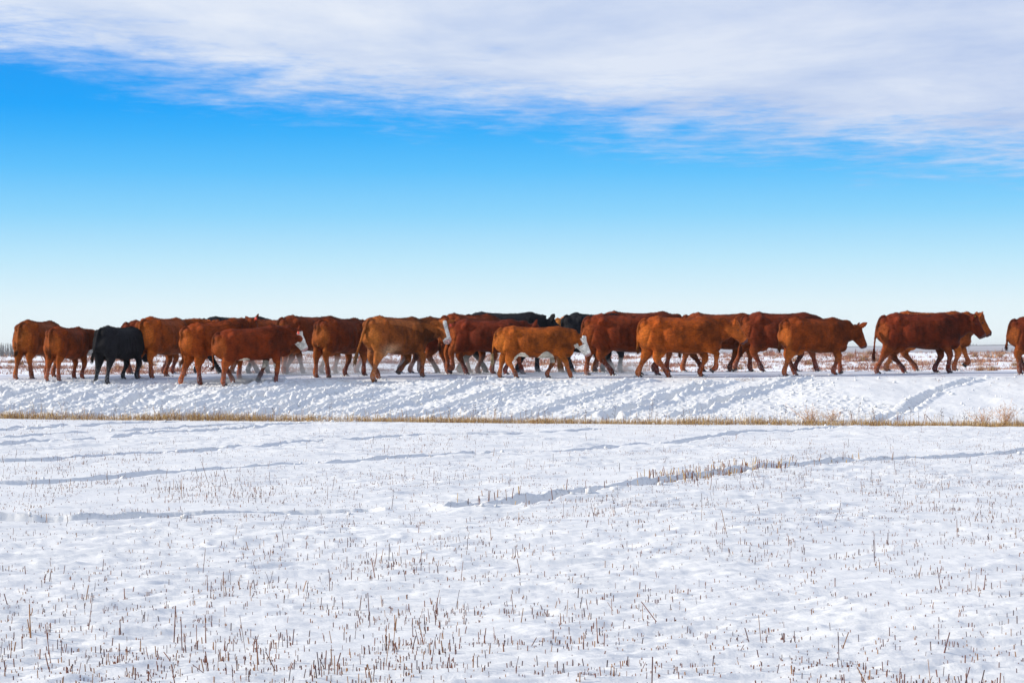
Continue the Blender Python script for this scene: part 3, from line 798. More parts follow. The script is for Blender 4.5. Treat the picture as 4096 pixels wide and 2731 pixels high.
    # neck and head
    px_, py_, pz_ = spec.get('poll', (1.30, 0, 1.27)); poll = pt(px_, py_, pz_)
    hy, hp = R(spec.get('hyaw', 0)), R(spec.get('hpitch', 52))
    Hm = Matrix.Rotation(hy, 3, 'Z') @ Matrix.Rotation(hp, 3, 'Y') @ Matrix.Rotation(R(spec.get('hroll', 0)), 3, 'X')
    Hm = np.array(Hm); hs = spec.get('head', 1.0) * 1.14
    def hd_(a, b, c): return poll + Hm @ (np.array((a, b, c)) * hs)
    nb = hd_(.015, 0, -.125)
    n0, n1 = pt(.60, 0, 1.06), pt(.86, 0, 1.055)
    mid = n1 * .5 + nb * .5 + np.array((0, 0, .012)); q3 = n1 * .22 + nb * .78
    Q = smooth_path(np.column_stack([[n0, n1, mid, q3, nb], [.21, .18, .155, .14, .12], [.31, .31, .285, .245, .185]]), 20)
    parts.append(loft(Q[:, :3], Q[:, 3], Q[:, 4], np.cross((0, 0, 1.), (nb - n0) * (1, 1, 0)), 16))
    H = [(a * .87, b, c * 1.04, d * 1.04) for a, b, c, d in ((-.085, -.08, .05, .05), (-.06, -.07, .085, .075), (.0, -.075, .125, .108), (.08, -.085, .138, .122), (.16, -.088, .132, .114), (.24, -.085, .122, .098), (.33, -.080, .104, .084),
         (.41, -.075, .090, .078), (.47, -.074, .084, .080), (.505, -.074, .068, .066), (.525, -.075, .035, .035))]
    Q = smooth_path(H, 24)
    V, F, Tr = loft(np.stack([Q[:, 0], Q[:, 0] * 0, Q[:, 1]], 1), Q[:, 3], Q[:, 2], (0, 1, 0), 16, 2.2)
    parts.append((poll + (V * hs) @ Hm.T, F, Tr))
    V, F, Tr = ell((.1, 0, -.175), (.16, .065, .06)); parts.append((poll + (V * hs) @ Hm.T, F, Tr))       # jaw
    V, F, Tr = ell((.02, 0, .035), (.09, .07, .05)); parts.append((poll + (V * hs) @ Hm.T, F, Tr))        # curly poll
    ears = spec.get('ears', ((-.30, -.90, .25), (-.30, .90, .25)))
    eartip = []
    for d in ears:
        d = np.array(d, float); d /= np.linalg.norm(d); b = np.array((.0, .07 * np.sign(d[1]), -.02))
        ax = np.array((-.65, 0, .75)); ax -= (ax @ d) * d; ax /= np.linalg.norm(ax)       # blade width lies in this direction
        th = np.cross(d, ax)
        C = np.array([b + d * q for q in (0, .05, .10, .16, .205, .225)])
        V, F, Tr = loft(C, [.03, .05, .06, .052, .03, .012], [.024, .022, .019, .017, .015, .012], ax, 12)
        parts.append((poll + (V * hs) @ Hm.T, F, Tr)); eartip.append((b + d * .11, d, ax, th))
    # tail
    tl = spec.get('tail', (0, 0, .45))
    e = pt(-.86, 0, 1.33)
    swx, swy, tz = tl
    tp = np.array([pt(-.80, 0, 1.345), pt(-.89, 0, 1.31), pt(-.965, swy * .1, 1.20), pt(-1.0 + swx * .25, swy * .3, .98), pt(-1.0 + swx * .6, swy * .65, .76), pt(-.99 + swx, swy, tz + .08)])
    Q = smooth_path(np.column_stack([tp, [.045, .042, .036, .030, .025, .023]]), 22)
    parts.append(loft(Q[:, :3], Q[:, 3], Q[:, 3], (0, 1, 0), 10))
    tend = Q[-1, :3]; tdir = Q[-1, :3] - Q[-5, :3]; tdir /= np.linalg.norm(tdir)
    # fuse everything into one skin
    Vs, Qf, Tf, b = [], [], [], 0
    for V, F, Tr in parts: Vs.append(V); Qf.append(F + b); Tf.append(Tr + b); b += len(V)
    me = mesh_np('tmp', np.concatenate(Vs), [np.concatenate(Qf), np.concatenate(Tf)])
    tmp = bpy.data.objects.new('tmp', me); COL.objects.link(tmp)
    rm = tmp.modifiers.new('r', 'REMESH'); rm.mode = 'VOXEL'; rm.voxel_size = .0165
    sm = tmp.modifiers.new('s', 'SMOOTH'); sm.factor = .5; sm.iterations = 4
    dg_ = bpy.context.evaluated_depsgraph_get()
    body = bpy.data.meshes.new_from_object(tmp.evaluated_get(dg_))
    bpy.data.objects.remove(tmp); bpy.data.meshes.remove(me)
    n = len(body.vertices); V = np.empty(n * 3, np.float32); body.vertices.foreach_get('co', V); V = V.reshape(-1, 3).astype(float)
    N = np.empty(n * 3, np.float32); body.vertex_normals.foreach_get('vector', N); N = N.reshape(-1, 3).astype(float)
    sd_ = spec['seed']
    low = sstep(.25, .7, V[:, 2])
    V = V + N * ((noise3(V, 3.5, sd_) - .5) * .030 * low + (noise3(V, 14, sd_ + 3) - .5) * .026 * (.3 + .7 * low))[:, None]
    # ribs and flank hollow
    fl = np.exp(-(((V[:, 0] + .36) / .13) ** 2 + ((V[:, 2] - 1.10) / .14) ** 2)); sy_ = np.sign(V[:, 1]) * (np.abs(V[:, 1]) > .12); bx, bz = V[:, 0] / Lf, V[:, 2]
    V[:, 1] -= sy_ * fl * .022
    V[:, 1] -= sy_ * .030 * np.exp(-((bx - .40 + .12 * (bz - .9)) / .05) ** 2) * sstep(.6, .75, bz) * sstep(1.28, 1.1, bz)        # behind the shoulder
    V[:, 1] -= sy_ * .030 * np.exp(-((bx + .33 + .35 * (bz - .75)) / .055) ** 2) * sstep(.55, .65, bz) * sstep(1.15, .95, bz)      # flank fold
    V[:, 1] += sy_ * .025 * np.exp(-(((bx + .50) / .07) ** 2 + ((bz - 1.27) / .07) ** 2))                                           # hip bone
    V[:, 1] -= sy_ * .008 * np.exp(-(((bx + .70) / .10) ** 2 + ((bz - 1.24) / .10) ** 2))
    V[:, 1] -= sy_ * .022 * np.exp(-((bx + .80 - .25 * (bz - .8)) / .03) ** 2) * sstep(.55, .7, bz) * sstep(1.15, .95, bz)         # groove down the thigh
    V[:, 1] += sy_ * .010 * np.sin(bx * 34) * sstep(-.25, -.1, bx) * sstep(.42, .3, bx) * sstep(.62, .75, bz) * sstep(1.2, 1.0, bz)  # ribs
    V[:, 2] += .022 * np.exp(-(V[:, 1] / .05) ** 2) * (bz > 1.2) * sstep(-.9, -.6, bx) * sstep(.9, .6, bx) + .02 * (bz > 1.25) * np.exp(-((bx + .5) / .06) ** 2)
    body.vertices.foreach_set('co', V.astype(np.float32).ravel())
    body.polygons.foreach_set('use_smooth', np.ones(len(body.polygons), bool))
    body.update()
    # coat colours, with some light and shade painted into rump, neck and head
    def coat(V):
        base = np.array(spec['col'], float); base = base if base[0] < .03 else base * (.96, .58, .26)
        nz = noise3(V, 2.0, sd_ + 20); nf = noise3(V, 9.0, sd_ + 31)
        c = np.repeat(base[None], len(V), 0) * (1 + (nz - .5)[:, None] * 1.0)
        black = base[0] < .03
        lightc = base * (1, 1, 1) if black else base * 1.15 + np.array((.19, .072, .012)) * spec.get('light', .6)
        dark = base * (.72 if black else .45)
        L = sstep(.0, .55, .85 * sstep(.72, .35, V[:, 2]) * sstep(.2, .5, V[:, 2]) + .9 * sstep(-.62, -.95, V[:, 0]) * sstep(1.35, 1.0, V[:, 2]) + (nf - .5) * .8) * (0 if black else .75)  # paler hair low down; the rump is paled partly as painted sunlight
        c = c * (1 - L[:, None]) + lightc * L[:, None]
        nk = sstep(.45, .75, V[:, 0]) * sstep(1.35, 1.0, V[:, 0]) * sstep(.65, .9, V[:, 2]) + .7 * sstep(.6, .45, np.abs(V[:, 0] - .35) / .9) * sstep(1.2, .7, np.abs(V[:, 2] - .7) / .3) * .4
        nk = np.clip(nk + (nz - .5) * 1.2, 0, 1) * spec.get('dk', .55)  # darker neck and side; a high dk paints neck shadow into the coat
        c = c * (1 - nk[:, None]) + dark * nk[:, None]
        hl = ((V - poll) @ Hm) / hs                                # head coordinates
        inh = (hl[:, 0] > -.12) & (np.abs(hl[:, 1]) < .16) & (hl[:, 2] < .10) & (hl[:, 2] > -.27)
        jx = (nf - .5) * .12
        muz = inh & (hl[:, 0] > .40)
        face = spec.get('face')
        if spec.get('lit_head'):  # head painted lighter, as if lit against the shaded neck
            hm = np.clip(inh * 1.0 + ((np.abs(hl[:, 1]) > .12) & (np.abs(hl[:, 2]) < .16) & (np.abs(hl[:, 0]) < .14)) * 1.0, 0, 1)[:, None] * sstep(.11, .02, -hl[:, 0])[:, None]
            c = c * (1 - hm) + (base * 1.25 + np.array((.07, .028, .008))) * hm
        W = np.array((.80, .75, .66))
        if face == 'hereford':
            w1 = inh & (hl[:, 0] + jx > .02) & ((hl[:, 2] > -.06 - jx) | (hl[:, 0] + jx > .20))
            if spec.get('patch'): 
                pe = (((hl[:, 0] - .14) / .085) ** 2 + ((hl[:, 2] + .07) / .075) ** 2 < 1) & (np.abs(hl[:, 1]) > .04); w1 &= ~pe
            if spec.get('cheek'):
                w1 = inh & (hl[:, 0] + jx > .0) & ((hl[:, 2] > -.07) | (hl[:, 0] + jx > .15) | ((hl[:, 2] < -.175) & (hl[:, 0] > .06)))
            c[w1] = W
            c[muz] = (.62, .36, .33)
        elif face == 'blaze':
            w1 = inh & (hl[:, 0] + jx > .0) & (hl[:, 2] > -.04) & (np.abs(hl[:, 1]) < .046 + jx * .3)
            w1 |= inh & (hl[:, 0] + jx * .5 > .365); c[w1] = W
            c[inh & (hl[:, 0] > .42) & (hl[:, 2] > -.10)] = (.66, .38, .33)
        else:
            c[muz] = np.array((.05, .03, .03)) if base[0] < .12 else np.array((.11, .05, .045))
        for x0, x1, zt_ in spec.get('bellywhite', ()):
            mid_ = (x0 + x1) / 2; hw = (x1 - x0) / 2
            f_ = 1 - ((V[:, 0] - mid_) / hw) ** 2
            wmask = (f_ > 0) & (V[:, 2] < .50 + zt_ * np.clip(f_, 0, 1) + (nf - .5) * .10) & (V[:, 2] > .42) & (np.abs(V[:, 1]) < .33)
            c[wmask] = (.80, .74, .62)
        if spec.get('bellylight'):
            f_ = np.exp(-(((V[:, 0] + .36) / .24) ** 2 + ((V[:, 2] - .62) / .13) ** 2)) * (1.3); f_ = np.clip(f_, 0, 1)[:, None] * .75
            c = c * (1 - f_) + np.array((.55, .34, .20)) * f_
        if not face:                                               # inner thighs and the tail underside are paler
            pass
        return np.clip(c, .003, .9)
    body.materials.clear(); body.materials.append(M_HIDE)
    set_col(body, coat(V)[:, :3])
    link('body', body, root)
    # hair: short winter coat that breaks up the outline
    body.calc_loop_triangles()
    nt = len(body.loop_triangles); tri = np.empty(nt * 3, np.int32); body.loop_triangles.foreach_get('vertices', tri); tri = tri.reshape(-1, 3)
    rr = np.random.default_rng(sd_ + 500)
    N = np.empty(n * 3, np.float32); body.vertex_normals.foreach_get('vector', N); N = N.reshape(-1, 3).astype(float)
    ar = np.linalg.norm(np.cross(V[tri[:, 1]] - V[tri[:, 0]], V[tri[:, 2]] - V[tri[:, 0]]), axis=1)
    tz_ = V[tri[:, 0], 2]; hx_ = ((V[tri[:, 0]] - poll) @ Hm)[:, 0] / hs
    wgt = ar * (.25 + .75 * sstep(.45, .75, tz_)) * (1 + 1.2 * sstep(1.28, 1.36, tz_)) * np.where((hx_ > .1) & (V[tri[:, 0], 0] > 1.0), .2, 1)
    nh = int(7500 * spec.get('hair', 1.0)); ti = rr.choice(nt, nh, p=wgt / wgt.sum())
    bc = rr.dirichlet((1, 1, 1), nh)[..., None]
    P = (V[tri[ti]] * bc).sum(1); Nn = N[tri[ti, 0]]
    flow = np.stack([np.full(nh, -.75), np.zeros(nh), -.55 - .4 * rr.random(nh)], 1) + rr.normal(0, .35, (nh, 3))
    flow -= (flow * Nn).sum(1)[:, None] * Nn; flow /= np.linalg.norm(flow, axis=1)[:, None] + 1e-6
    ridge = sstep(1.30, 1.38, P[:, 2])
    ln = rr.uniform(.014, .040, nh) * (1 + .3 * ridge * (rr.random(nh) < .3))
    Tt = P + (flow * .9 + Nn * (.35 + .25 * ridge)[:, None]) * ln[:, None]
    cc = coat(P)[:, :3] * rr.uniform(.6, 1.45, (nh, 1))
    side = np.cross(flow, Nn) * rr.uniform(.003, .007, (nh, 1))
    VV = np.stack([P - side - Nn * .003, P + side - Nn * .003, Tt], 1).reshape(-1, 3)
    link('hair', mesh_np('hair', VV, [np.arange(nh * 3).reshape(-1, 3)], M_HIDE, colors=np.repeat(cc, 3, 0)), root, kind='stuff')
    # tail switch
    nb_ = 90; a = rr.uniform(0, 6.28, nb_); rad = rr.uniform(0, .028, nb_); sl = tl[2] if False else spec.get('switch', .24)
    P = tend - tdir * .05 + np.stack([np.cos(a) * rad, np.sin(a) * rad, rr.uniform(-.03, .05, nb_)], 1)
    dn = tdir * .6 + np.array((0, 0, -.4)); 
    curl = spec.get('curl', 0)
    Tt = P + dn * (sl * rr.uniform(.6, 1.05, nb_))[:, None] + np.stack([rr.normal(0, .02, nb_) - curl * .12, rr.normal(0, .02, nb_), rr.normal(0, .01, nb_) + abs(curl) * .08], 1)
    tc_ = np.array(spec.get('tailcol', tuple(np.array(spec['col']) * .8)))
    V_, F_2, C_ = prisms(P, Tt, np.full(nb_, .007), 3, .3, np.repeat(tc_[None], nb_, 0) * rr.uniform(.7, 1.3, (nb_, 1)), rr)
    link('tail_switch', mesh_np('tail_switch', V_, F_2, M_HIDE, colors=C_), root)
    # hooves: cloven, two claws each
    for foot, yl, hd, lw in hooves:
        root_h = None; Vs, Fq, Ft, b = [], [], [], 0
        fx = np.array((hd[1] * -1, hd[0]))                            # towards the toe
        for c_ in (-1, 1):
            o2 = yl + c_ * .024 * lw
            C = []
            for q, back in ((-.055, .0), (-.02, .012), (.012, .022)):
                p = foot + hd * q + fx * back; C.append((p[0], o2, p[1]))
            V_, F_2, T_ = loft(C, [.021 * lw, .027 * lw, .028 * lw], [.046 * lw, .058 * lw, .066 * lw], (0, 1, 0), 10)
            Vs.append(V_); Fq.append(F_2 + b); Ft.append(T_ + b); b += len(V_)
        link('hoof', mesh_np('hoof', np.concatenate(Vs), [np.concatenate(Fq), np.concatenate(Ft)], M_HOOF, True), root)
    # eyes
    for sg in (-1, 1):
        V_, F_2, T_ = ell((0, 0, 0), (.021, .014, .017))
        link('eye', mesh_np('eye', hd_(.135, (.108) * sg, -.055) + V_ @ Hm.T, [F_2, T_], M_EYE, True), root)
    for sg in (-1, 1):
        V_, F_2, T_ = ell((0, 0, 0), (.013, .012, .016))
        link('nostril', mesh_np('nostril', hd_(.457, .036 * sg, -.050) + V_ @ Hm.T, [F_2, T_], M_INK, True), root)
    # ear tags
    for which, colr, drop in spec.get('tags', ()):
        b_, d, ax, th = eartip[which]
        c0 = hd_(*b_) + np.array((0, 0, -drop * hs)); 
        out = Hm @ th; out = out * np.sign(out[1] if abs(out[1]) > .2 else -out[0] + 1e-3) * (-1 if which == 0 else 1)
        out = np.array((-.3, -1., 0)) if which == 0 else out; out /= np.linalg.norm(out)
        fr_ = -np.array((sy * 1., cy * 1., 0)) if spec.get('tagcam', True) else out       # plate hangs across the ear
        u = np.cross(fr_, (0, 0, 1.)); u /= np.linalg.norm(u)
        sz = spec.get('tagsize', (.030, .036)); w2, h2 = sz
        ring = [(-w2, -h2), (w2, -h2), (w2, h2 * .5), (w2 * .4, h2), (-w2 * .4, h2), (-w2, h2 * .5)]
        off = fr_ * (.030 + .055)
        A = np.array([c0 + off + u * p + np.array((0, 0, q)) for p, q in ring]); B = A + fr_ * .004
        Fs = [np.array([[0, 1, 2, 3, 4, 5][::-1]]), np.array([[6, 7, 8, 9, 10, 11]]), np.array([[j, (j + 1) % 6, 6 + (j + 1) % 6, 6 + j] for j in range(6)])]
        tg = link('ear_tag', mesh_np('ear_tag', np.concatenate([A, B]), Fs, M_TAG[colr]), root)
        if spec.get('mark'):
            mk = B[0] * 0; lines = [((-.4, .2), (-.1, .2)), ((-.1, .2), (-.3, -.6)), ((.1, .2), (.4, .2)), ((.4, .2), (.4, -.6))]
            Vs, Fs2, b2 = [], [], 0
            cB = c0 + off + fr_ * .0055
            for (a0, a1), (b0, b1) in lines:
                p0 = cB + u * a0 * w2 * 1.5 + np.array((0, 0, a1 * h2)); p1 = cB + u * b0 * w2 * 1.5 + np.array((0, 0, b1 * h2))
                dd = p1 - p0; dd /= np.linalg.norm(dd); nn = np.cross(dd, fr_) * .003
                Vs += [p0 - nn, p1 - nn, p1 + nn, p0 + nn]; Fs2.append([b2, b2 + 1, b2 + 2, b2 + 3]); b2 += 4
            link('number', mesh_np('number', np.array(Vs), [np.array(Fs2)], M_INK), tg)
    return root

OR = (.30, .095, .022); RU = (.15, .036, .010); MA = (.115, .026, .013); TN = (.27, .12, .045); BK = (.011, .011, .014); BR = (.17, .055, .02)
WALK1 = [(-.26, 0), (.32, 0), (.26, 0), (-.18, 0)]
WALK2 = [(.32, 0), (-.28, 0), (-.16, 0), (.30, 0)]
STAND = [(-.04, 0), (.10, 0), (.05, 0), (-.08, 0)]
BL = 'backs of cattle in the far side of the herd'
HERD = [
 dict(px=76, top=1280, D=46.9, yaw=74, col=(.24, .085, .022), legs=[(.14, 0), (-.14, 0), (-.05, 0), (.15, 0)], tail=(-.0, .05, .50), curl=1, switch=.2, poll=(1.28, .1, 1.0), seed=1,
      label='leftmost cow, brown, seen from behind with its tail hair curling left'),
 dict(px=196, top=1305, D=45.9, yaw=73, col=(.22, .062, .017), legs=[(.02, 0), (-.12, 0), (.0, 0), (.12, 0)], tail=(.02, .0, .62), switch=.2, poll=(1.20, -.50, 1.16), hyaw=-40, hpitch=60, ears=((-.3, -.3, .95), (-.5, .8, .3)), s=.86, seed=2,
      label='red brown cow second from the left, seen from behind, left of the black one'),
 dict(px=388, top=1316, D=45.6, yaw=66, col=BK, legs=[(-.02, 0), (-.12, 0), (.05, 0), (-.1, 0)], tail=(-.06, .12, .55), switch=.25, poll=(1.28, .1, .95), s=.87, girth=1.05, seed=3, tailcol=(.02, .015, .014),
      label='black cow seen from behind with one hind leg down the bank near the left'),
 dict(px=486, top=1281, D=50.6, yaw=30, col=RU, legs=STAND, poll=(1.2, .1, 1.0), seed=4, len=.9, label='reddish cow mostly hidden behind the black cow on the left'),
 dict(px=552, top=1268, D=47.0, yaw=66, col=(.31, .10, .022), light=.8, legs=[(.04, 0), (-.1, 0), (.14, 0), (-.12, 0)], tail=(.05, .0, .62), switch=.22, poll=(1.40, -.62, 1.27), hyaw=-30, hpitch=40, girth=1.06, belly=.03, seed=5,
      label='bright orange cow seen from behind between the black cow and the long-tailed one'),
 dict(px=722, top=1335, D=45.2, yaw=40, col=(.25, .07, .016), light=.7, legs=[(.22, 0), (-.14, 0), (.1, 0), (-.15, 0)], tail=(.0, .0, .42), curl=1, switch=.22, pitch=7, poll=(1.24, .0, 1.27), hyaw=10, hpitch=62, ears=((-.75, -.7, .45), (-.4, .8, .4)),
      tags=((0, 'red', .02),), s=.93, seed=6, label='rust coloured cow with red ear tag walking half behind the left white-faced calf'),
 dict(px=853, top=1362, D=44.75, yaw=26, col=(.19, .045, .014), calf=1, legs=[(.0, 0), (.32, .02), (.08, 0), (-.34, .10)], tail=(-.03, .0, .36), curl=.8, switch=.16, pitch=6, poll=(1.30, -.14, 1.16), hyaw=-14, hpitch=60, head=1.0, face='hereford', patch=1,
      ears=((-.6, -.8, .45), (-.4, .8, .5)), tags=((0, 'red', .09),), bellywhite=((-.45, .12, .17), (.30, .62, .12)), s=.87, len=1.08, seed=7, label='dark red calf with white face and brown eye patch climbing the bank'),
 dict(px=795, top=1266, D=51.4, yaw=14, col=BK, legs=WALK1, poll=(1.22, 0, 1.05), seed=8, label='black cow of which only the back shows behind the long-tailed rust cow'),
 dict(px=945, top=1273, D=51.2, yaw=14, col=BR, legs=WALK2, poll=(1.2, .1, 1.05), seed=9, label='brown cow whose back shows above the left white-faced calf'),
 dict(px=1100, top=1262, D=49.2, yaw=38, col=(.15, .042, .016), light=.8, legs=[(-.1, 0), (.1, 0), (.12, 0), (-.08, 0)], tail=(.05, 0, .6), poll=(1.25, 0, 1.1), seed=10, label='dark brown cow behind the face of the left white-faced calf'),
 dict(px=1253, top=1270, D=46.8, yaw=56, col=(.165, .045, .015), light=.9, legs=[(.0, .03), (-.10, 0), (.24, 0), (-.1, 0)], tail=(.03, -.03, .72), switch=.26, tailcol=(.42, .22, .08), poll=(1.22, .1, 1.05), seed=11, len=.92,
      label='shaggy dark red cow with thick pale-ended tail left of the blaze-faced cow'),
 dict(px=1446, top=1266, D=45.95, yaw=48, col=(.225, .092, .035), light=.95, legs=[(-.12, 0), (.30, 0), (.22, 0), (-.30, .14)], tail=(-.34, -.02, .42), switch=.26, tailcol=(.36, .18, .07), bellylight=1,
      lit_head=1, poll=(1.22, -.46, 1.285), hyaw=-106, hpitch=54, head=1.02, face='blaze', ears=((.0, -.95, .12), (-.15, .95, .15)), tags=((1, 'red', .07),), seed=12, len=1.0, girth=1.0, dk=.9,
      label='light brown cow with white blaze turning its face to the camera'),
 dict(px=1425, top=1271, D=51.3, yaw=22, col=BR, legs=WALK1, poll=(1.2, 0, 1.1), seed=13, len=.95, label='brown cow hidden behind the rump of the blaze-faced cow'),
 dict(px=1655, top=1268, D=50.0, yaw=30, col=MA, legs=WALK2, poll=(1.2, 0, 1.1), seed=14, len=.9, label='maroon cow just behind the shoulders of the blaze-faced cow'),
 dict(px=1745, top=1256, D=48.6, yaw=36, col=(.19, .055, .02), legs=[(-.05, 0), (.12, 0), (.1, 0), (-.1, 0)], tail=(.02, .03, .58), poll=(1.2, 0, 1.1), seed=15, len=.9, label='brown cow seen from behind right of the white blazed face'),
 dict(px=1800, top=1276, D=47.9, yaw=1, col=(.15, .033, .015), legs=[(-.22, .10), (.22, 0), (-.05, 0), (.38, 0)], tail=(.0, 0, .55), switch=.12, poll=(1.28, 0, 1.24), hpitch=40, ears=((-.2, -.75, .8), (-.2, .75, .8)), belly=-.02, seed=16, len=1.05,
      label='dark red cow between the blaze-faced cow and the golden white-faced calf'),
 dict(px=1855, top=1249, D=50.2, yaw=3, col=BK, legs=WALK1, poll=(1.16, 0, 1.20), hpitch=35, ears=((-.1, -.5, .95), (-.1, .5, .95)), seed=17, len=1.04, label='black cow with raised ears whose back rises above the dark red cow at centre'),
 dict(px=1985, top=1304, D=45.75, yaw=4, col=(.31, .115, .026), calf=1, light=.9, dk=.35, legs=[(.32, 0), (-.10, 0), (.42, 0), (-.18, 0)], tail=(-.06, 0, .50), switch=.30, tailcol=(.62, .48, .28), poll=(1.30, 0, 1.11), hpitch=62, head=1.04, face='hereford', cheek=1,
      ears=((-.6, -.7, .55), (-.4, .7, .7)), tags=((0, 'white', .07),), mark=1, bellywhite=((-.55, -.05, .20), (.10, .62, .22)), seed=18, len=1.13, hair=1.3, label='golden calf with white face and white ear tag at centre'),
 dict(px=2206, top=1265, D=50.9, yaw=18, col=(.42, .25, .11), light=.3, dk=.1, legs=STAND, poll=(1.1, 0, 1.0), seed=19, len=.85, label='blond cow showing a sliver of back left of the black one at centre'),
 dict(px=2236, top=1253, D=49.4, yaw=25, col=BK, legs=[(-.1, 0), (.14, 0), (.18, 0), (-.12, 0)], poll=(1.2, 0, 1.05), seed=20, len=.9, label='black cow standing right of the blond cow behind the golden calf\'s head'),
 dict(px=2333, top=1258, D=46.9, yaw=6, col=(.15, .036, .014), light=.5, legs=[(.44, 0), (-.10, 0), (.24, 0), (-.12, 0)], tail=(.01, 0, .60), switch=.15, poll=(1.28, 0, 1.2), seed=21, len=1.03, belly=.01,
      label='dark red cow directly ahead of the golden white-faced calf'),
 dict(px=2385, top=1247, D=50.6, yaw=4, col=(.17, .045, .017), legs=[(-.28, .06), (.2, 0), (.16, 0), (-.1, 0)], poll=(1.28, 0, 1.2), seed=22, len=1.05, label='brown cow hidden behind the dark red cow ahead of the golden calf'),
 dict(px=2556, top=1266, D=46.0, yaw=6, col=(.30, .095, .02), light=.85, dk=.5, legs=[(.45, 0), (-.20, 0), (.18, .17), (.02, 0)], tail=(.0, 0, .56), switch=.15, lit_head=1, poll=(1.42, 0, 1.25), hpitch=52, ears=((-.35, -.9, .10), (-.3, .7, .8)), seed=23, len=1.03, girth=1.03,
      label='big bright orange cow with one foreleg raised right of centre'),
 dict(px=2725, top=1253, D=50.4, yaw=3, col=(.19, .058, .022), legs=[(-.16, 0), (.34, 0), (.24, 0), (-.20, 0)], poll=(1.30, 0, 1.15), hpitch=60, seed=24, len=1.0, label='brown cow behind the big orange cow, only its back and legs showing'),
 dict(px=2968, top=1250, D=49.6, yaw=3, col=(.14, .034, .016), light=.4, legs=[(.26, 0), (-.38, .06), (.34, 0), (-.10, 0)], poll=(1.26, 0, 1.0), hpitch=70, seed=25, len=1.0, belly=.02, label='dark red cow walking behind the rust cow at right, head hidden'),
 dict(px=3106, top=1270, D=46.6, yaw=22, col=(.23, .068, .018), light=.8, dk=.5, legs=[(-.17, 0), (.26, 0), (.0, 0), (.34, .04)], tail=(-.02, 0, .62), switch=.20, poll=(1.36, -.1, 1.16), hyaw=-12, hpitch=62, ears=((-.1, -.35, .95), (-.2, .6, .8)), seed=26, len=.98, hair=1.2,
      label='stocky rust cow at right with its head low and one ear up'),
 dict(px=3516, top=1254, D=47.4, yaw=3, col=(.135, .030, .015), light=.5, legs=[(-.28, 0), (.42, 0), (.18, 0), (-.06, 0)], tail=(-.10, -.02, .42), switch=.30, poll=(1.44, 0, 1.31), hyaw=-10, hpitch=56, ears=((-.12, -.98, .05), (-.12, .98, .12)),
      tags=((0, 'yellow', -.02),), tagsize=(.018, .018), seed=27, len=1.02, belly=-.03, label='long dark red cow with yellow ear tag at the right'),
 dict(px=3560, top=1246, D=50.2, yaw=2, col=(.30, .11, .035), light=.9, dk=.1, legs=[(-.30, 0), (.45, 0), (.05, 0), (.32, .15)], poll=(1.30, 0, 1.30), hpitch=55, seed=28, len=1.03, hair=1.3, tags=((1, 'yellow', 0),), tagsize=(.018, .018),
      label='pale orange cow walking on the far side of the long dark red cow'),
 dict(px=4036, top=1268, D=46.6, yaw=5, col=(.11, .026, .012), legs=[(.02, 0), (.26, 0), (.1, 0), (-.1, 0)], tail=(-.06, 0, .58), switch=.12, poll=(1.28, 0, 1.2), seed=29, label='dark red cow cut off by the right edge of the picture'),
]
for sp_ in HERD: cow(sp_)
# crumbs of snow pushed up round every planted hoof
rr = np.random.default_rng(99)
HP = np.array(HOOF_AT); n = len(HP) * 16
c0 = np.repeat(HP, 16, 0); a = rr.uniform(0, 6.28, n); rd = rr.uniform(.06, .17, n)
x = c0[:, 0] + np.cos(a) * rd; y = c0[:, 1] + np.sin(a) * rd; s = rr.uniform(.008, .026, n)
V = ico[None] * rr.uniform(.65, 1.3, (n, 12, 1)) * s[:, None, None] + np.stack([x, y, ground(x, y) + s * .3], 1)[:, None]
F = icof[None] + (np.arange(n) * 12)[:, None, None]
link('snow_crumbs', mesh_np('snow_crumbs', V.reshape(-1, 3), [F.reshape(-1, 3)], M_SNOW), kind='stuff', category='snow crumbs', label='small crumbs of snow pushed up round the hooves of the herd')
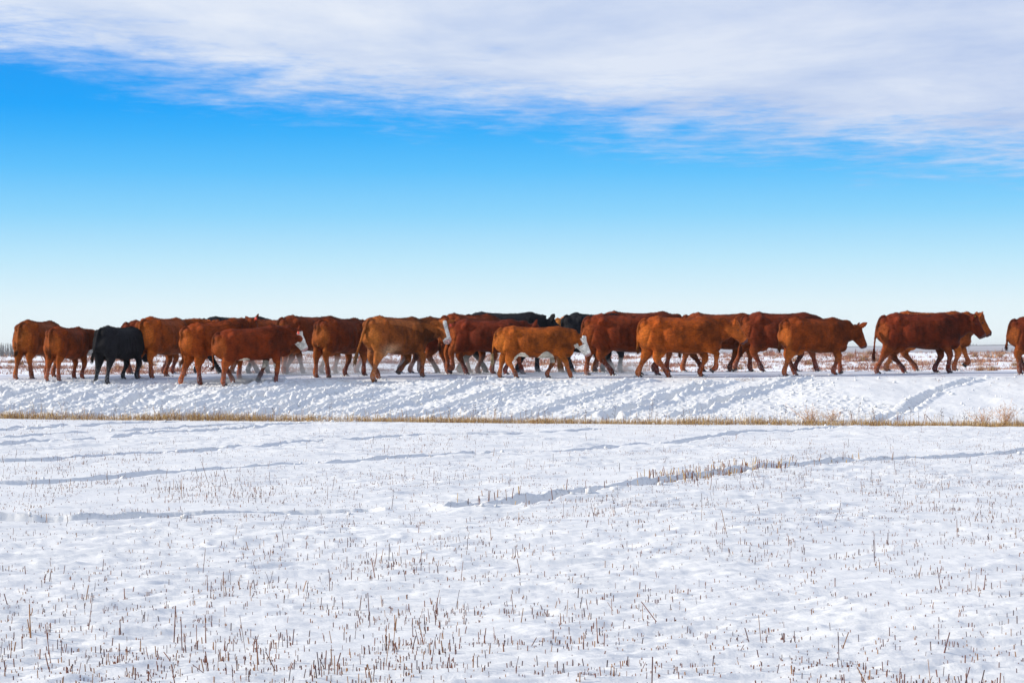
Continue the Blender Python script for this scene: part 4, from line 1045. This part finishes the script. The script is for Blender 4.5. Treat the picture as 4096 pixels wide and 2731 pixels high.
# ------------------------------------------------------------------ powder snow kicked up by the hooves
def dust(px, D, z, size, dens, seed, label):
    me_ = loft(np.stack([np.linspace(-1, 1, 9) * .98, np.zeros(9), np.zeros(9)], 1), np.sqrt(1 - (np.linspace(-1, 1, 9) * .98) ** 2), np.sqrt(1 - (np.linspace(-1, 1, 9) * .98) ** 2), (0, 1, 0), 14)
    m = bpy.data.materials.new('snow_dust'); m.use_nodes = True; t = NT(m.node_tree)
    o = t.n('ShaderNodeOutputMaterial'); v = t.n('ShaderNodeVolumePrincipled'); t.nt.links.new(v.outputs[0], o.inputs['Volume'])
    co = t.n('ShaderNodeTexCoord').outputs['Object']
    ln = t.n('ShaderNodeVectorMath', operation='LENGTH'); t.set(ln, 0, co)
    fall = t.math('SUBTRACT', 1.0, ln.outputs['Value'], clamp=True)
    nz = t.ramp(t.noise(t.mapv(co, loc=(seed, 0, 0)), 2.6, 4, .6), [(.38, 0.0), (.68, 1.0)])
    t.set(v, 'Density', t.math('MULTIPLY', t.math('MULTIPLY', fall, nz), dens * 2.2))
    v.inputs['Color'].default_value = (.95, .96, 1, 1); v.inputs['Anisotropy'].default_value = .2
    o_ = link('snow_dust', mesh_np('snow_dust', me_[0], [me_[1], me_[2]], m, True), kind='stuff', category='snow dust', label=label)
    o_.location = ((px - 2048) / FPX * D, D, z); o_.scale = size
    return o_
dust(985, 44.9, .78, (.95, .5, .34), 3.0, 1, 'thin cloud of powder snow under the left white-faced calf')
dust(1230, 48.2, 1.0, (2.0, .9, .42), 1.2, 4, 'thin veil of powder snow round the legs right of the left calf')
dust(1480, 49.5, 1.02, (1.8, .9, .40), 1.0, 6, 'thin veil of powder snow behind the blaze-faced cow')
dust(1860, 48.8, 1.02, (1.3, .8, .42), 1.0, 8, 'thin veil of powder snow round the legs of the black cow at centre')
dust(2190, 46.6, .88, (1.2, .5, .20), 1.5, 9, 'low drift of powder snow under the golden calf')
dust(2490, 48.0, .98, (.8, .6, .32), 2.0, 12, 'small puff of powder snow ahead of the golden calf')

# ------------------------------------------------------------------ the air
m = bpy.data.materials.new('haze_air'); m.use_nodes = True; t = NT(m.node_tree)
o = t.n('ShaderNodeOutputMaterial'); v = t.n('ShaderNodeVolumePrincipled'); t.nt.links.new(v.outputs[0], o.inputs['Volume'])
v.inputs['Color'].default_value = (.90, .96, 1, 1); v.inputs['Density'].default_value = .00014
x0, x1, y0, y1, z0, z1 = -6100, 6100, -6100, 6100, -9.0, 15.0
V = [(x, y, z) for x in (x0, x1) for y in (y0, y1) for z in (z0, z1)]
F = np.array([(0, 1, 3, 2), (4, 6, 7, 5), (0, 4, 5, 1), (2, 3, 7, 6), (0, 2, 6, 4), (1, 5, 7, 3)])
link('haze', mesh_np('haze', V, [F], m), kind='stuff')
